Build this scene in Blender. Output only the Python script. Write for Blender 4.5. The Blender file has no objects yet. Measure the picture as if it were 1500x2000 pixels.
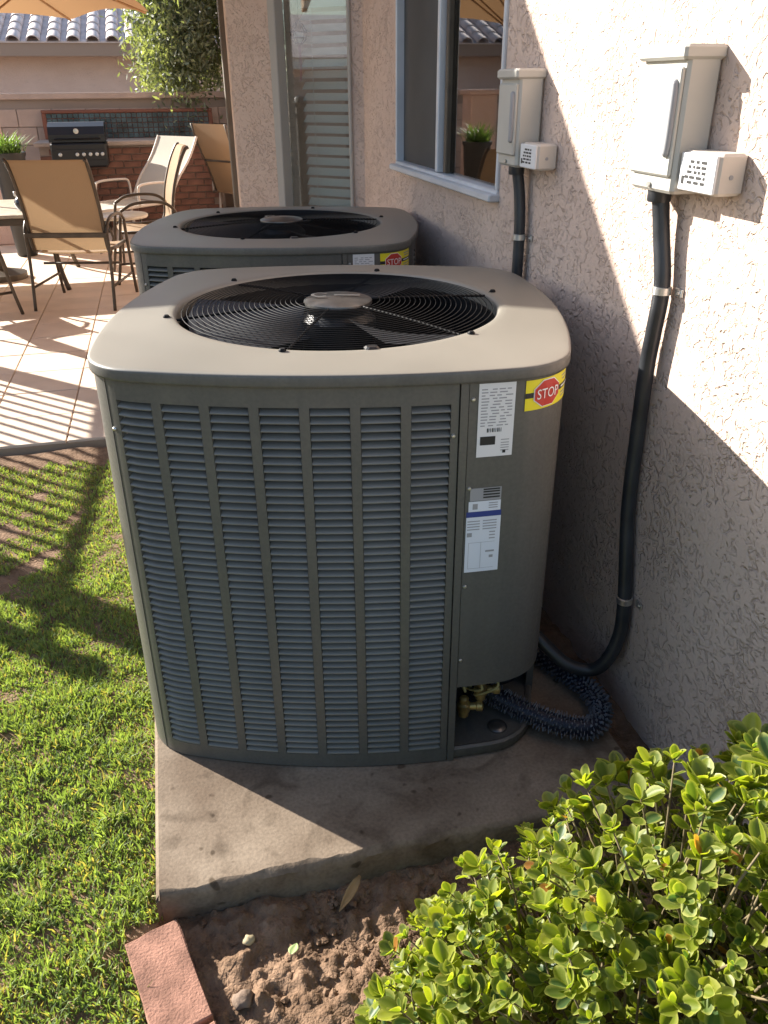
import bpy, math, random
import numpy as np
from mathutils import Vector, Matrix

R = math.radians
rnd = random.Random(7)
npr = np.random.default_rng(7)
sc = bpy.context.scene
col = sc.collection

# ------------------------------------------------------------------ camera
CAM = Vector((0, 0, 1.37))
pitch, head, rollr = R(27.5), R(14.0), R(-0.45)
fwd = Vector((math.sin(head) * math.cos(pitch), math.cos(head) * math.cos(pitch), -math.sin(pitch)))
rgt0 = Vector((math.cos(head), -math.sin(head), 0))
up0 = rgt0.cross(fwd)
rgt = rgt0 * math.cos(rollr) + up0 * math.sin(rollr)
upv = up0 * math.cos(rollr) - rgt0 * math.sin(rollr)
cam = bpy.data.cameras.new('camera')
cam.sensor_fit = 'VERTICAL'
cam.sensor_height = 36
cam.lens = 1600 / 2000 * 36
cam.clip_start = 0.02
cam.clip_end = 3000
camo = bpy.data.objects.new('camera', cam)
col.objects.link(camo)
camo.matrix_world = Matrix(((rgt.x, upv.x, -fwd.x, CAM.x), (rgt.y, upv.y, -fwd.y, CAM.y),
                            (rgt.z, upv.z, -fwd.z, CAM.z), (0, 0, 0, 1)))
sc.camera = camo

# ------------------------------------------------------------------ sky and sun
EL, AZ = R(25.5), R(44)                      # the sun stands behind the units, off to the left
to_sun = Vector((-math.sin(AZ) * math.cos(EL), math.cos(AZ) * math.cos(EL), math.sin(EL)))
world = bpy.data.worlds.new('World')
sc.world = world
world.use_nodes = True
wn = world.node_tree
sky = wn.nodes.new('ShaderNodeTexSky')
sky.sky_type = 'NISHITA'
sky.sun_disc = False
sky.sun_elevation = EL
sky.sun_rotation = -AZ
wn.links.new(sky.outputs[0], wn.nodes['Background'].inputs[0])
wn.nodes['Background'].inputs[1].default_value = 0.085
sun = bpy.data.lights.new('sun', 'SUN')
sun.energy = 5.0
sun.angle = R(0.5)
sun.color = (1.0, 0.945, 0.86)
suno = bpy.data.objects.new('sun', sun)
col.objects.link(suno)
suno.rotation_euler = (-to_sun).to_track_quat('-Z', 'Y').to_euler()
sc.view_settings.view_transform = 'Standard'
sc.view_settings.look = 'None'
sc.view_settings.gamma = 1
sc.view_settings.exposure = 1.6
sc.cycles.max_bounces = 8
sc.cycles.transparent_max_bounces = 12


# ------------------------------------------------------------------ materials
def new_mat(name):
    m = bpy.data.materials.new(name)
    m.use_nodes = True
    return m, m.node_tree, m.node_tree.nodes['Principled BSDF']


def mat(name, c, rough=.6, metal=0., var=None, bump=None, spec=.5, c2=None, coat=0.):
    """var=(scale, low, high) colour mottling or mix to c2; bump=(scale, distance[, detail])"""
    m, nt, p = new_mat(name)
    L = nt.links.new
    p.inputs['Base Color'].default_value = (*c, 1)
    p.inputs['Roughness'].default_value = rough
    p.inputs['Metallic'].default_value = metal
    p.inputs['Specular IOR Level'].default_value = spec
    if coat:
        p.inputs['Coat Weight'].default_value = coat
    tc = nt.nodes.new('ShaderNodeTexCoord')
    if var:
        n = nt.nodes.new('ShaderNodeTexNoise')
        n.inputs['Scale'].default_value = var[0]
        n.inputs['Detail'].default_value = 6
        L(tc.outputs['Object'], n.inputs['Vector'])
        r = nt.nodes.new('ShaderNodeValToRGB')
        r.color_ramp.elements[0].position = .32
        r.color_ramp.elements[1].position = .68
        a = [min(1, v * var[1]) for v in c]
        b = list(c2) if c2 else [min(1, v * var[2]) for v in c]
        r.color_ramp.elements[0].color = (*a, 1)
        r.color_ramp.elements[1].color = (*b, 1)
        L(n.outputs['Fac'], r.inputs['Fac'])
        L(r.outputs['Color'], p.inputs['Base Color'])
        rr = nt.nodes.new('ShaderNodeMapRange')
        rr.inputs[3].default_value = max(.02, rough - .08)
        rr.inputs[4].default_value = min(1, rough + .1)
        L(n.outputs['Fac'], rr.inputs[0])
        L(rr.outputs[0], p.inputs['Roughness'])
    if bump:
        n = nt.nodes.new('ShaderNodeTexNoise')
        n.inputs['Scale'].default_value = bump[0]
        n.inputs['Detail'].default_value = bump[2] if len(bump) > 2 else 4
        L(tc.outputs['Object'], n.inputs['Vector'])
        bp = nt.nodes.new('ShaderNodeBump')
        bp.inputs['Distance'].default_value = bump[1]
        bp.inputs['Strength'].default_value = 1
        L(n.outputs['Fac'], bp.inputs['Height'])
        L(bp.outputs[0], p.inputs['Normal'])
    return m


def streaked(name, c, rough, amt=.12):
    m, nt, p = new_mat(name)
    L = nt.links.new
    tc = nt.nodes.new('ShaderNodeTexCoord')
    outs = []
    for sc_, lo, hi, det in (((34, 34, .9), 1 - amt, 1.04, 4), ((5, 5, 5), .88, 1.08, 8), ((140, 140, 140), .90, 1.06, 3)):
        mp = nt.nodes.new('ShaderNodeMapping')
        mp.inputs['Scale'].default_value = sc_
        L(tc.outputs['Object'], mp.inputs[0])
        n = nt.nodes.new('ShaderNodeTexNoise')
        n.inputs['Scale'].default_value = 1
        n.inputs['Detail'].default_value = det
        L(mp.outputs[0], n.inputs['Vector'])
        q = nt.nodes.new('ShaderNodeMapRange')
        q.inputs[1].default_value, q.inputs[2].default_value = .3, .7
        q.inputs[3].default_value, q.inputs[4].default_value = lo, hi
        L(n.outputs['Fac'], q.inputs[0])
        outs.append(q.outputs[0])
    a = nt.nodes.new('ShaderNodeMath')
    a.operation = 'MULTIPLY'
    L(outs[0], a.inputs[0])
    L(outs[1], a.inputs[1])
    d = nt.nodes.new('ShaderNodeMath')
    d.operation = 'MULTIPLY'
    L(a.outputs[0], d.inputs[0])
    L(outs[2], d.inputs[1])
    v = nt.nodes.new('ShaderNodeVectorMath')
    v.operation = 'SCALE'
    v.inputs[0].default_value = c
    L(d.outputs[0], v.inputs['Scale'])
    L(v.outputs[0], p.inputs['Base Color'])
    rr = nt.nodes.new('ShaderNodeMapRange')
    rr.inputs[1].default_value, rr.inputs[2].default_value = .85, 1.1
    rr.inputs[3].default_value, rr.inputs[4].default_value = rough + .14, rough - .04
    L(d.outputs[0], rr.inputs[0])
    L(rr.outputs[0], p.inputs['Roughness'])
    return m


def stucco(name, c, scale=46, dist=.0055, dark=.90):
    m, nt, p = new_mat(name)
    L = nt.links.new
    tc = nt.nodes.new('ShaderNodeTexCoord')
    n1 = nt.nodes.new('ShaderNodeTexNoise')
    n1.inputs['Scale'].default_value = scale
    n1.inputs['Detail'].default_value = 3
    n1.inputs['Distortion'].default_value = 1.6
    L(tc.outputs['Object'], n1.inputs['Vector'])
    r = nt.nodes.new('ShaderNodeValToRGB')
    e = r.color_ramp.elements
    e[0].position, e[1].position = .28, .46
    e[0].color = (0, 0, 0, 1)
    e[1].color = (.85, .85, .85, 1)
    x = r.color_ramp.elements.new(.72)
    x.color = (1, 1, 1, 1)
    n4 = nt.nodes.new('ShaderNodeTexNoise')
    n4.inputs['Scale'].default_value = 5.5
    n4.inputs['Detail'].default_value = 3
    L(tc.outputs['Object'], n4.inputs['Vector'])
    ma = nt.nodes.new('ShaderNodeMath')
    ma.operation = 'MULTIPLY_ADD'
    ma.inputs[1].default_value = .34
    ma.inputs[2].default_value = -.17
    L(n4.outputs['Fac'], ma.inputs[0])
    mb = nt.nodes.new('ShaderNodeMath')
    L(n1.outputs['Fac'], mb.inputs[0])
    L(ma.outputs[0], mb.inputs[1])
    L(mb.outputs[0], r.inputs['Fac'])
    n2 = nt.nodes.new('ShaderNodeTexNoise')
    n2.inputs['Scale'].default_value = 150
    n2.inputs['Detail'].default_value = 4
    L(tc.outputs['Object'], n2.inputs['Vector'])
    mx = nt.nodes.new('ShaderNodeMath')
    mx.operation = 'MULTIPLY_ADD'
    mx.inputs[1].default_value = .16
    L(n2.outputs['Fac'], mx.inputs[0])
    L(r.outputs['Color'], mx.inputs[2])
    bp = nt.nodes.new('ShaderNodeBump')
    bp.inputs['Distance'].default_value = dist
    L(mx.outputs[0], bp.inputs['Height'])
    L(bp.outputs[0], p.inputs['Normal'])
    n3 = nt.nodes.new('ShaderNodeTexNoise')
    n3.inputs['Scale'].default_value = 2.3
    n3.inputs['Detail'].default_value = 7
    L(tc.outputs['Object'], n3.inputs['Vector'])
    r3 = nt.nodes.new('ShaderNodeValToRGB')
    r3.color_ramp.elements[0].position = .3
    r3.color_ramp.elements[1].position = .7
    r3.color_ramp.elements[0].color = (c[0] * dark, c[1] * dark * .98, c[2] * dark * .97, 1)
    r3.color_ramp.elements[1].color = (*c, 1)
    L(n3.outputs['Fac'], r3.inputs['Fac'])
    L(r3.outputs['Color'], p.inputs['Base Color'])
    p.inputs['Roughness'].default_value = .92
    p.inputs['Specular IOR Level'].default_value = .2
    return m


def leaf_mat(name, trans=.45, rough=.45, attr='Col', tint=(1, 1, 1)):
    m, nt, p = new_mat(name)
    L = nt.links.new
    a = nt.nodes.new('ShaderNodeAttribute')
    a.attribute_name = attr
    mt = nt.nodes.new('ShaderNodeMix')
    mt.data_type = 'RGBA'
    mt.blend_type = 'MULTIPLY'
    mt.inputs[0].default_value = 1
    mt.inputs[7].default_value = (*tint, 1)
    L(a.outputs['Color'], mt.inputs[6])
    L(mt.outputs[2], p.inputs['Base Color'])
    p.inputs['Roughness'].default_value = rough
    t = nt.nodes.new('ShaderNodeBsdfTranslucent')
    g = nt.nodes.new('ShaderNodeMix')
    g.data_type = 'RGBA'
    g.blend_type = 'MULTIPLY'
    g.inputs[0].default_value = 1
    g.inputs[7].default_value = (1.75, 1.85, .5, 1)
    L(mt.outputs[2], g.inputs[6])
    L(g.outputs[2], t.inputs['Color'])
    x = nt.nodes.new('ShaderNodeMixShader')
    x.inputs[0].default_value = trans
    L(p.outputs[0], x.inputs[1])
    L(t.outputs[0], x.inputs[2])
    L(x.outputs[0], nt.nodes['Material Output'].inputs['Surface'])
    return m


def cloth_mat(name, c, trans=.3):
    m, nt, p = new_mat(name)
    L = nt.links.new
    p.inputs['Base Color'].default_value = (*c, 1)
    p.inputs['Roughness'].default_value = .8
    t = nt.nodes.new('ShaderNodeBsdfTranslucent')
    t.inputs['Color'].default_value = (*c, 1)
    tc = nt.nodes.new('ShaderNodeTexCoord')
    n = nt.nodes.new('ShaderNodeTexNoise')
    n.inputs['Scale'].default_value = 160
    L(tc.outputs['Object'], n.inputs['Vector'])
    bp = nt.nodes.new('ShaderNodeBump')
    bp.inputs['Distance'].default_value = .002
    L(n.outputs['Fac'], bp.inputs['Height'])
    L(bp.outputs[0], p.inputs['Normal'])
    x = nt.nodes.new('ShaderNodeMixShader')
    x.inputs[0].default_value = trans
    L(p.outputs[0], x.inputs[1])
    L(t.outputs[0], x.inputs[2])
    L(x.outputs[0], nt.nodes['Material Output'].inputs['Surface'])
    return m


def glass_mat(name, refl=.12, tint=(.8, .85, .85)):
    m, nt, p = new_mat(name)
    L = nt.links.new
    nt.nodes.remove(p)
    g = nt.nodes.new('ShaderNodeBsdfGlossy')
    g.inputs['Roughness'].default_value = .015
    t = nt.nodes.new('ShaderNodeBsdfTransparent')
    t.inputs['Color'].default_value = (*tint, 1)
    f = nt.nodes.new('ShaderNodeFresnel')
    f.inputs['IOR'].default_value = 1.52
    ad = nt.nodes.new('ShaderNodeMath')
    ad.operation = 'MULTIPLY_ADD'
    ad.use_clamp = True
    ad.inputs[1].default_value = 1.55
    ad.inputs[2].default_value = refl
    L(f.outputs[0], ad.inputs[0])
    x = nt.nodes.new('ShaderNodeMixShader')
    L(ad.outputs[0], x.inputs[0])
    L(t.outputs[0], x.inputs[1])
    L(g.outputs[0], x.inputs[2])
    L(x.outputs[0], nt.nodes['Material Output'].inputs['Surface'])
    return m


M = {}
M['stucco'] = stucco('stucco_wall', (.655, .505, .42))
M['stucco_far'] = stucco('stucco_neighbour', (.72, .545, .47), 30, .004)
M['cabinet'] = streaked('cabinet_paint', (.112, .106, .093), .38)
M['lid'] = mat('lid_sheen_paint', (.225, .206, .172), .40, 0, (3.5, .92, 1.06), None, .5)  # cabinet paint made lighter, standing in for sunlight on the lid top
M['louver'] = mat('louver_paint', (.155, .147, .131), .38, 0, (9, .9, 1.1), None, .55)
M['coil'] = mat('coil_fins', (.022, .025, .032), .6, .3, (40, .7, 1.4))
M['black'] = mat('black_plastic', (.012, .012, .013), .38)
M['blackmetal'] = mat('black_wire', (.005, .005, .006), .6, 0, None, None, .2)
M['fan'] = mat('fan_blade', (.016, .018, .022), .5, .0, (14, .7, 1.5))
M['cap'] = mat('cap_metal', (.16, .15, .14), .33, .75, (30, .8, 1.2))
M['silver'] = mat('zinc', (.62, .62, .60), .35, .9)
M['brass'] = mat('brass_valve', (.52, .38, .15), .4, .7, (40, .6, 1.2))
M['wire'] = mat('wire_jacket', (.42, .36, .16), .6)
M['paper'] = mat('label_paper', (.70, .70, .70), .5)
M['paperblue'] = mat('label_paper_cool', (.66, .69, .75), .5)
M['ink'] = mat('ink_grey', (.30, .30, .31), .6)
M['inkblack'] = mat('ink_black', (.02, .02, .02), .5)
M['inkblue'] = mat('ink_blue', (.03, .05, .22), .5)
M['yellow'] = mat('label_yellow', (.78, .68, .02), .45)
M['red'] = mat('label_red', (.50, .035, .025), .45)
M['white'] = mat('print_white', (.80, .80, .78), .5)
M['grey_box'] = mat('grey_box_paint', (.46, .445, .40), .42, 0, (6, .95, 1.05))
M['tan_box'] = mat('pale_box_paint', (.55, .50, .44), .5, 0, (6, .95, 1.05))
M['conduit'] = mat('conduit_pvc', (.030, .032, .036), .36, 0, (20, .8, 1.3))
M['conduit_cast'] = mat('conduit_groove', (.06, .062, .066), .35)
M['spine'] = mat('spine_fin', (.14, .15, .175), .5, .1, (60, .6, 1.4))
M['spinecore'] = mat('spine_core', (.008, .012, .028), .5, .2)
M['alu'] = mat('window_aluminium', (.62, .64, .67), .35, .15, (8, .94, 1.05))
M['jamb'] = mat('jamb_paint', (.42, .39, .35), .6)
M['screen'] = mat('insect_screen', (.055, .055, .055), .75, 0, (3, .75, 1.35), (600, .001))
M['glass'] = glass_mat('window_glass', .04, (.94, .96, .95))
M['slat'] = mat('blind_slat', (.86, .84, .78), .5)
M['room'] = mat('room_dark', (.05, .045, .04), .9)
M['wood'] = mat('cover_wood', (.36, .21, .10), .7, 0, (6, .75, 1.15), (60, .002))
M['bronze'] = mat('bronze_frame', (.085, .066, .048), .45, .35, (12, .8, 1.25))
M['postp'] = mat('post_paint', (.12, .10, .078), .55, 0, (9, .85, 1.15))
M['sling'] = cloth_mat('sling_fabric', (.33, .225, .13), .32)
M['slinglight'] = cloth_mat('sling_cream', (.60, .55, .45), .25)
M['canvas'] = cloth_mat('umbrella_canvas', (.40, .235, .115), .42)
M['tabletop'] = mat('table_top', (.52, .47, .38), .35, 0, (10, .9, 1.08))
M['rooftile'] = mat('roof_tile', (.66, .56, .52), .8, 0, (4, .8, 1.15), (40, .003))
M['fascia'] = mat('fascia_paint', (.36, .26, .20), .75)
M['block'] = mat('block_wall', (.50, .38, .305), .9, 0, (5, .86, 1.1), (90, .003))
M['mortar'] = mat('mortar', (.30, .25, .21), .95)
M['brick'] = mat('counter_brick', (.20, .10, .07), .85, 0, (7, .6, 1.35), (70, .003))
M['counter'] = mat('counter_stone', (.42, .35, .29), .5, 0, (12, .85, 1.1))
M['redframe'] = mat('red_tile_frame', (.20, .075, .045), .6)
M['mosaic'] = mat('mosaic_glaze', (.045, .075, .085), .2, 0, (9, .5, 1.7))
M['planter'] = mat('planter_black', (.018, .018, .018), .45)
M['bark'] = mat('bark', (.14, .10, .07), .9, 0, (15, .7, 1.2), (60, .006))
M['twig'] = mat('twig', (.17, .13, .07), .8)
M['leaf'] = leaf_mat('shrub_leaf', .46, .46, 'Col', (1.02, .98, .85))
M['treeleaf'] = leaf_mat('tree_leaf', .35, .55)
M['grass'] = leaf_mat('grass_blade', .40, .6)
M['dryleaf'] = mat('dry_leaf', (.28, .17, .07), .8, 0, (30, .7, 1.2))
M['greenleaf'] = mat('fallen_green_leaf', (.30, .38, .16), .5)
M['pebble'] = mat('pebble', (.42, .34, .20), .8, 0, (30, .8, 1.1))
M['stone'] = mat('soil_stone', (.20, .14, .10), .9, 0, (30, .8, 1.2), (60, .004))
M['ceramic'] = mat('dark_ceramic', (.015, .016, .022), .2)
M['hose'] = mat('iron_paint', (.02, .02, .02), .5)


def soil_mat():
    m, nt, p = new_mat('garden_soil')
    L = nt.links.new
    tc = nt.nodes.new('ShaderNodeTexCoord')
    n = nt.nodes.new('ShaderNodeTexNoise')
    n.inputs['Scale'].default_value = 14
    n.inputs['Detail'].default_value = 9
    n.inputs['Roughness'].default_value = .65
    L(tc.outputs['Object'], n.inputs['Vector'])
    r = nt.nodes.new('ShaderNodeValToRGB')
    r.color_ramp.elements[0].position = .3
    r.color_ramp.elements[1].position = .72
    r.color_ramp.elements[0].color = (.115, .070, .042, 1)
    r.color_ramp.elements[1].color = (.30, .195, .128, 1)
    L(n.outputs['Fac'], r.inputs['Fac'])
    L(r.outputs['Color'], p.inputs['Base Color'])
    n2 = nt.nodes.new('ShaderNodeTexNoise')
    n2.inputs['Scale'].default_value = 95
    n2.inputs['Detail'].default_value = 6
    L(tc.outputs['Object'], n2.inputs['Vector'])
    bp = nt.nodes.new('ShaderNodeBump')
    bp.inputs['Distance'].default_value = .010
    L(n2.outputs['Fac'], bp.inputs['Height'])
    L(bp.outputs[0], p.inputs['Normal'])
    p.inputs['Roughness'].default_value = .95
    p.inputs['Specular IOR Level'].default_value = .15
    return m


def concrete_mat():
    m, nt, p = new_mat('pad_concrete')
    L = nt.links.new
    tc = nt.nodes.new('ShaderNodeTexCoord')

    def noise(s, d=7, dist=0.):
        n = nt.nodes.new('ShaderNodeTexNoise')
        n.inputs['Scale'].default_value = s
        n.inputs['Detail'].default_value = d
        n.inputs['Distortion'].default_value = dist
        L(tc.outputs['Object'], n.inputs['Vector'])
        return n

    def ramp(n, a, b, ca, cb):
        r = nt.nodes.new('ShaderNodeValToRGB')
        r.color_ramp.elements[0].position = a
        r.color_ramp.elements[1].position = b
        r.color_ramp.elements[0].color = (*ca, 1)
        r.color_ramp.elements[1].color = (*cb, 1)
        L(n.outputs['Fac'], r.inputs['Fac'])
        return r

    def mul(a, b):
        x = nt.nodes.new('ShaderNodeMix')
        x.data_type = 'RGBA'
        x.blend_type = 'MULTIPLY'
        x.inputs[0].default_value = 1
        L(a, x.inputs[6])
        L(b, x.inputs[7])
        return x.outputs[2]
    base = ramp(noise(4.0, 9), .36, .66, (.15, .108, .075), (.29, .230, .170))
    blot = ramp(noise(9, 3, 1.2), .30, .48, (.62, .60, .58), (1, 1, 1))
    fine = ramp(noise(130, 3), .30, .62, (.80, .80, .80), (1.05, 1.05, 1.05))
    spot = ramp(noise(26, 1), .25, .31, (.45, .42, .38), (1, 1, 1))
    c = mul(mul(mul(base.outputs[0], blot.outputs[0]), fine.outputs[0]), spot.outputs[0])
    L(c, p.inputs['Base Color'])
    p.inputs['Roughness'].default_value = .88
    p.inputs['Specular IOR Level'].default_value = .25
    bp = nt.nodes.new('ShaderNodeBump')
    bp.inputs['Distance'].default_value = .0008
    L(noise(160, 5).outputs['Fac'], bp.inputs['Height'])
    L(bp.outputs[0], p.inputs['Normal'])
    return m


M['soil'] = soil_mat()
M['concrete'] = concrete_mat()
M['paver'] = mat('brick_paver', (.28, .150, .108), .92, 0, (24, .62, 1.30), (210, .0022, 8), .15)
M['tile'] = mat('patio_tile', (.70, .56, .44), .75, 0, (3, .88, 1.08), (60, .0015))
M['grout'] = mat('patio_grout', (.42, .30, .21), .95)
M['earth'] = mat('bare_earth', (.30, .21, .14), .95, 0, (.8, .8, 1.15), (8, .03))


# ------------------------------------------------------------------ mesh helpers
class MB:
    def __init__(s):
        s.v, s.f = [], []

    def add(s, v, f):
        o = len(s.v)
        s.v.extend([tuple(p) for p in v])
        s.f.extend([tuple(i + o for i in q) for q in f])
        return s

    def box(s, c, d, rz=0., rx=0., ry=0., taper=1.):
        x, y, z = d[0] / 2, d[1] / 2, d[2] / 2
        m = Matrix.Rotation(rz, 3, 'Z') @ Matrix.Rotation(ry, 3, 'Y') @ Matrix.Rotation(rx, 3, 'X')
        v = [m @ Vector((a * x * (taper if k > 0 else 1), b * y * (taper if k > 0 else 1), k * z)) + Vector(c)
             for k in (-1, 1) for a, b in ((-1, -1), (1, -1), (1, 1), (-1, 1))]
        return s.add(v, [(3, 2, 1, 0), (4, 5, 6, 7), (0, 1, 5, 4), (1, 2, 6, 5), (2, 3, 7, 6), (3, 0, 4, 7)])

    def bbox(s, c, d, b=.004, rz=0.):
        """box with chamfered edges: three stacked profiles"""
        x, y, z = d[0] / 2, d[1] / 2, d[2] / 2
        ring = lambda i, zz: [(-x + i, -y + b + i if i == 0 else -y + i, zz)]
        prof = []
        for zz, i in ((-z, b), (-z + b, 0), (z - b, 0), (z, b)):
            X, Y = x - i, y - i
            q = min(b, X * .5, Y * .5)
            prof.append([(-X + q, -Y, zz), (X - q, -Y, zz), (X, -Y + q, zz), (X, Y - q, zz), (X - q, Y, zz),
                         (-X + q, Y, zz), (-X, Y - q, zz), (-X, -Y + q, zz)])
        m = Matrix.Rotation(rz, 3, 'Z')
        v = [m @ Vector(p) + Vector(c) for r in prof for p in r]
        f = [tuple(range(7, -1, -1)), tuple(range(24, 32))]
        for k in range(3):
            for i in range(8):
                j = (i + 1) % 8
                f.append((k * 8 + i, k * 8 + j, k * 8 + 8 + j, k * 8 + 8 + i))
        return s.add(v, f)

    def tube(s, pts, r, n=8, closed=False, caps=True):
        pts = [Vector(p) for p in pts]
        rs = r if isinstance(r, (list, tuple)) else [r] * len(pts)
        N = len(pts)
        v = []
        prev = None
        for i, p in enumerate(pts):
            if closed:
                t = pts[(i + 1) % N] - pts[i - 1]
            else:
                t = pts[min(i + 1, N - 1)] - pts[max(i - 1, 0)]
            t.normalize()
            if prev is None:
                a = t.orthogonal().normalized()
            else:
                a = (prev - t * prev.dot(t)).normalized()
            prev = a
            b = t.cross(a)
            for k in range(n):
                h = 2 * math.pi * k / n
                v.append(p + (a * math.cos(h) + b * math.sin(h)) * rs[i])
        f = []
        for i in range(N if closed else N - 1):
            j = (i + 1) % N
            for k in range(n):
                q = (k + 1) % n
                f.append((i * n + k, i * n + q, j * n + q, j * n + k))
        if caps and not closed:
            f.append(tuple(range(n - 1, -1, -1)))
            f.append(tuple((N - 1) * n + k for k in range(n)))
        return s.add(v, f)

    def lathe(s, prof, c=(0, 0, 0), n=24, axis='Z', cap=True):
        v, f = [], []
        for r, z in prof:
            for k in range(n):
                h = 2 * math.pi * k / n
                p = (r * math.cos(h), r * math.sin(h), z)
                if axis == 'X':
                    p = (z, p[0], p[1])
                if axis == 'Y':
                    p = (p[0], z, p[1])
                v.append((p[0] + c[0], p[1] + c[1], p[2] + c[2]))
        for i in range(len(prof) - 1):
            for k in range(n):
                q = (k + 1) % n
                f.append((i * n + k, i * n + q, i * n + n + q, i * n + n + k))
        if cap:
            f.append(tuple(range(n - 1, -1, -1)))
            f.append(tuple((len(prof) - 1) * n + k for k in range(n)))
        return s.add(v, f)

    def grid(s, P):
        """P: array rows x cols x 3"""
        a, b = len(P), len(P[0])
        v = [p for row in P for p in row]
        f = [(i * b + j, i * b + j + 1, (i + 1) * b + j + 1, (i + 1) * b + j) for i in range(a - 1) for j in range(b - 1)]
        return s.add(v, f)

    def build(s, name, m, parent=None, smooth=False, angle=None):
        me = bpy.data.meshes.new(name)
        me.from_pydata(s.v, [], s.f)
        me.update()
        if smooth or angle:
            me.polygons.foreach_set('use_smooth', [True] * len(me.polygons))
            if angle:
                me.set_sharp_from_angle(angle=R(angle))
        me.materials.append(M[m] if isinstance(m, str) else m)
        return link(name, me, parent)


def link(name, me, parent=None):
    o = bpy.data.objects.new(name, me)
    col.objects.link(o)
    if parent:
        o.parent = parent
    return o


def thing(name, label, cat, loc=(0, 0, 0), rz=0., group=None):
    o = link(name, None)
    o.empty_display_size = .1
    o.location = loc
    o.rotation_euler = (0, 0, rz)
    return tag(o, label, cat, group)


def tag(o, label, cat, group=None):
    o['label'] = label
    o['category'] = cat
    if group:
        o['group'] = group
    return o


def struct(o, label=None):
    o['kind'] = 'structure'
    if label:
        o['label'] = label
    return o


def stuff(o):
    o['kind'] = 'stuff'
    return o


def copy_tree(o, parent=None):
    c = o.copy()
    col.objects.link(c)
    c.parent = parent
    for ch in list(o.children):
        copy_tree(ch, c)
    return c


def curve(pts, n=8):
    """Catmull-Rom through the points"""
    P = [Vector(p) for p in pts]
    P = [P[0] * 2 - P[1]] + P + [P[-1] * 2 - P[-2]]
    out = []
    for i in range(1, len(P) - 2):
        for k in range(n):
            t = k / n
            a, b, c, d = P[i - 1], P[i], P[i + 1], P[i + 2]
            out.append(.5 * ((2 * b) + (c - a) * t + (2 * a - 5 * b + 4 * c - d) * t * t + (3 * b - a - 3 * c + d) * t ** 3))
    out.append(P[-2])
    return out


def fast_mesh(name, verts, quads, cols=None, m=None, parent=None, smooth=False):
    """numpy arrays -> mesh; quads (n,4) or tris (n,3)"""
    me = bpy.data.meshes.new(name)
    nv, nf, k = len(verts), len(quads), quads.shape[1]
    me.vertices.add(nv)
    me.vertices.foreach_set('co', np.asarray(verts, np.float32).ravel())
    me.loops.add(nf * k)
    me.loops.foreach_set('vertex_index', np.asarray(quads, np.int32).ravel())
    me.polygons.add(nf)
    me.polygons.foreach_set('loop_start', np.arange(0, nf * k, k, dtype=np.int32))
    me.update(calc_edges=True)
    if smooth:
        me.polygons.foreach_set('use_smooth', np.ones(nf, bool))
    if cols is not None:
        a = me.color_attributes.new('Col', 'FLOAT_COLOR', 'POINT')
        c4 = np.ones((nv, 4), np.float32)
        c4[:, :3] = cols
        a.data.foreach_set('color', c4.ravel())
    if m:
        me.materials.append(M[m])
    return link(name, me, parent)


def vnoise(x, y, seed=0):
    """smooth value noise"""
    x = np.asarray(x, float)
    y = np.asarray(y, float)
    xi, yi = np.floor(x).astype(int), np.floor(y).astype(int)
    xf, yf = x - xi, y - yi
    u, v = xf * xf * (3 - 2 * xf), yf * yf * (3 - 2 * yf)

    def h(a, b):
        n = (a * 374761393 + b * 668265263 + seed * 974711) & 0x7fffffff
        n = ((n ^ (n >> 13)) * 1274126177) & 0x7fffffff
        return ((n ^ (n >> 16)) & 0xffff) / 65535.
    return (h(xi, yi) * (1 - u) + h(xi + 1, yi) * u) * (1 - v) + (h(xi, yi + 1) * (1 - u) + h(xi + 1, yi + 1) * u) * v


def fbm(x, y, f, o=4, seed=0):
    t, a = 0., 1.
    for k in range(o):
        t = t + a * (vnoise(x * f, y * f, seed + k) - .5)
        f *= 2.03
        a *= .55
    return t


# ------------------------------------------------------------------ the setting
W = .969                        # plane of the house wall
PATIO = -.15


def ground_z(x, y):
    """level of lawn and bed: near the slab top here, falling to the patio"""
    t = np.clip((np.asarray(y, float) - 1.0) / 2.6, 0, 1)
    return -.050 - .115 * t + .012 * fbm(x, y, 2.2, 3, 5)


# far earth sheet
b = MB()
b.box((0, 0, -.42), (1600, 1600, .1))
struct(b.build('ground', 'earth'))

# lawn
xs = np.linspace(-7.0, -.12, 110)
ys = np.linspace(-3, 3.90, 110)
X, Y = np.meshgrid(xs, ys)
Z = ground_z(X, Y) - .012 + .012 * fbm(X, Y, 9, 3, 2)
Z = np.where((Y < 1.13) & (X > -.16), Z - .08, Z)
b = MB()
b.grid(np.stack([X, Y, Z], -1).tolist())
lawn = struct(b.build('lawn', 'soil', None, True))

# planting bed soil with clods
xs = np.linspace(-.24, 1.7, 270)
ys = np.linspace(-1.2, 1.135, 300)
X, Y = np.meshgrid(xs, ys)
d = np.clip((X - (-.135 - .27 * (Y - 1.05))) / .06, 0, 1)      # rises to the brick edge line
Z = -.082 + .020 * fbm(X, Y, 5, 3, 11) + .020 * fbm(X, Y, 26, 4, 12) + .02 * np.clip((X - .2) / .5, 0, 1)
rough = np.abs(fbm(X, Y, 42, 3, 19))
Z = Z + .022 * rough
Z = np.where(d <= 0, np.minimum(Z, -.10), Z)
b = MB()
b.grid(np.stack([X, Y, Z], -1).tolist())
bed = struct(b.build('planting_bed', 'soil', None, True))


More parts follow.
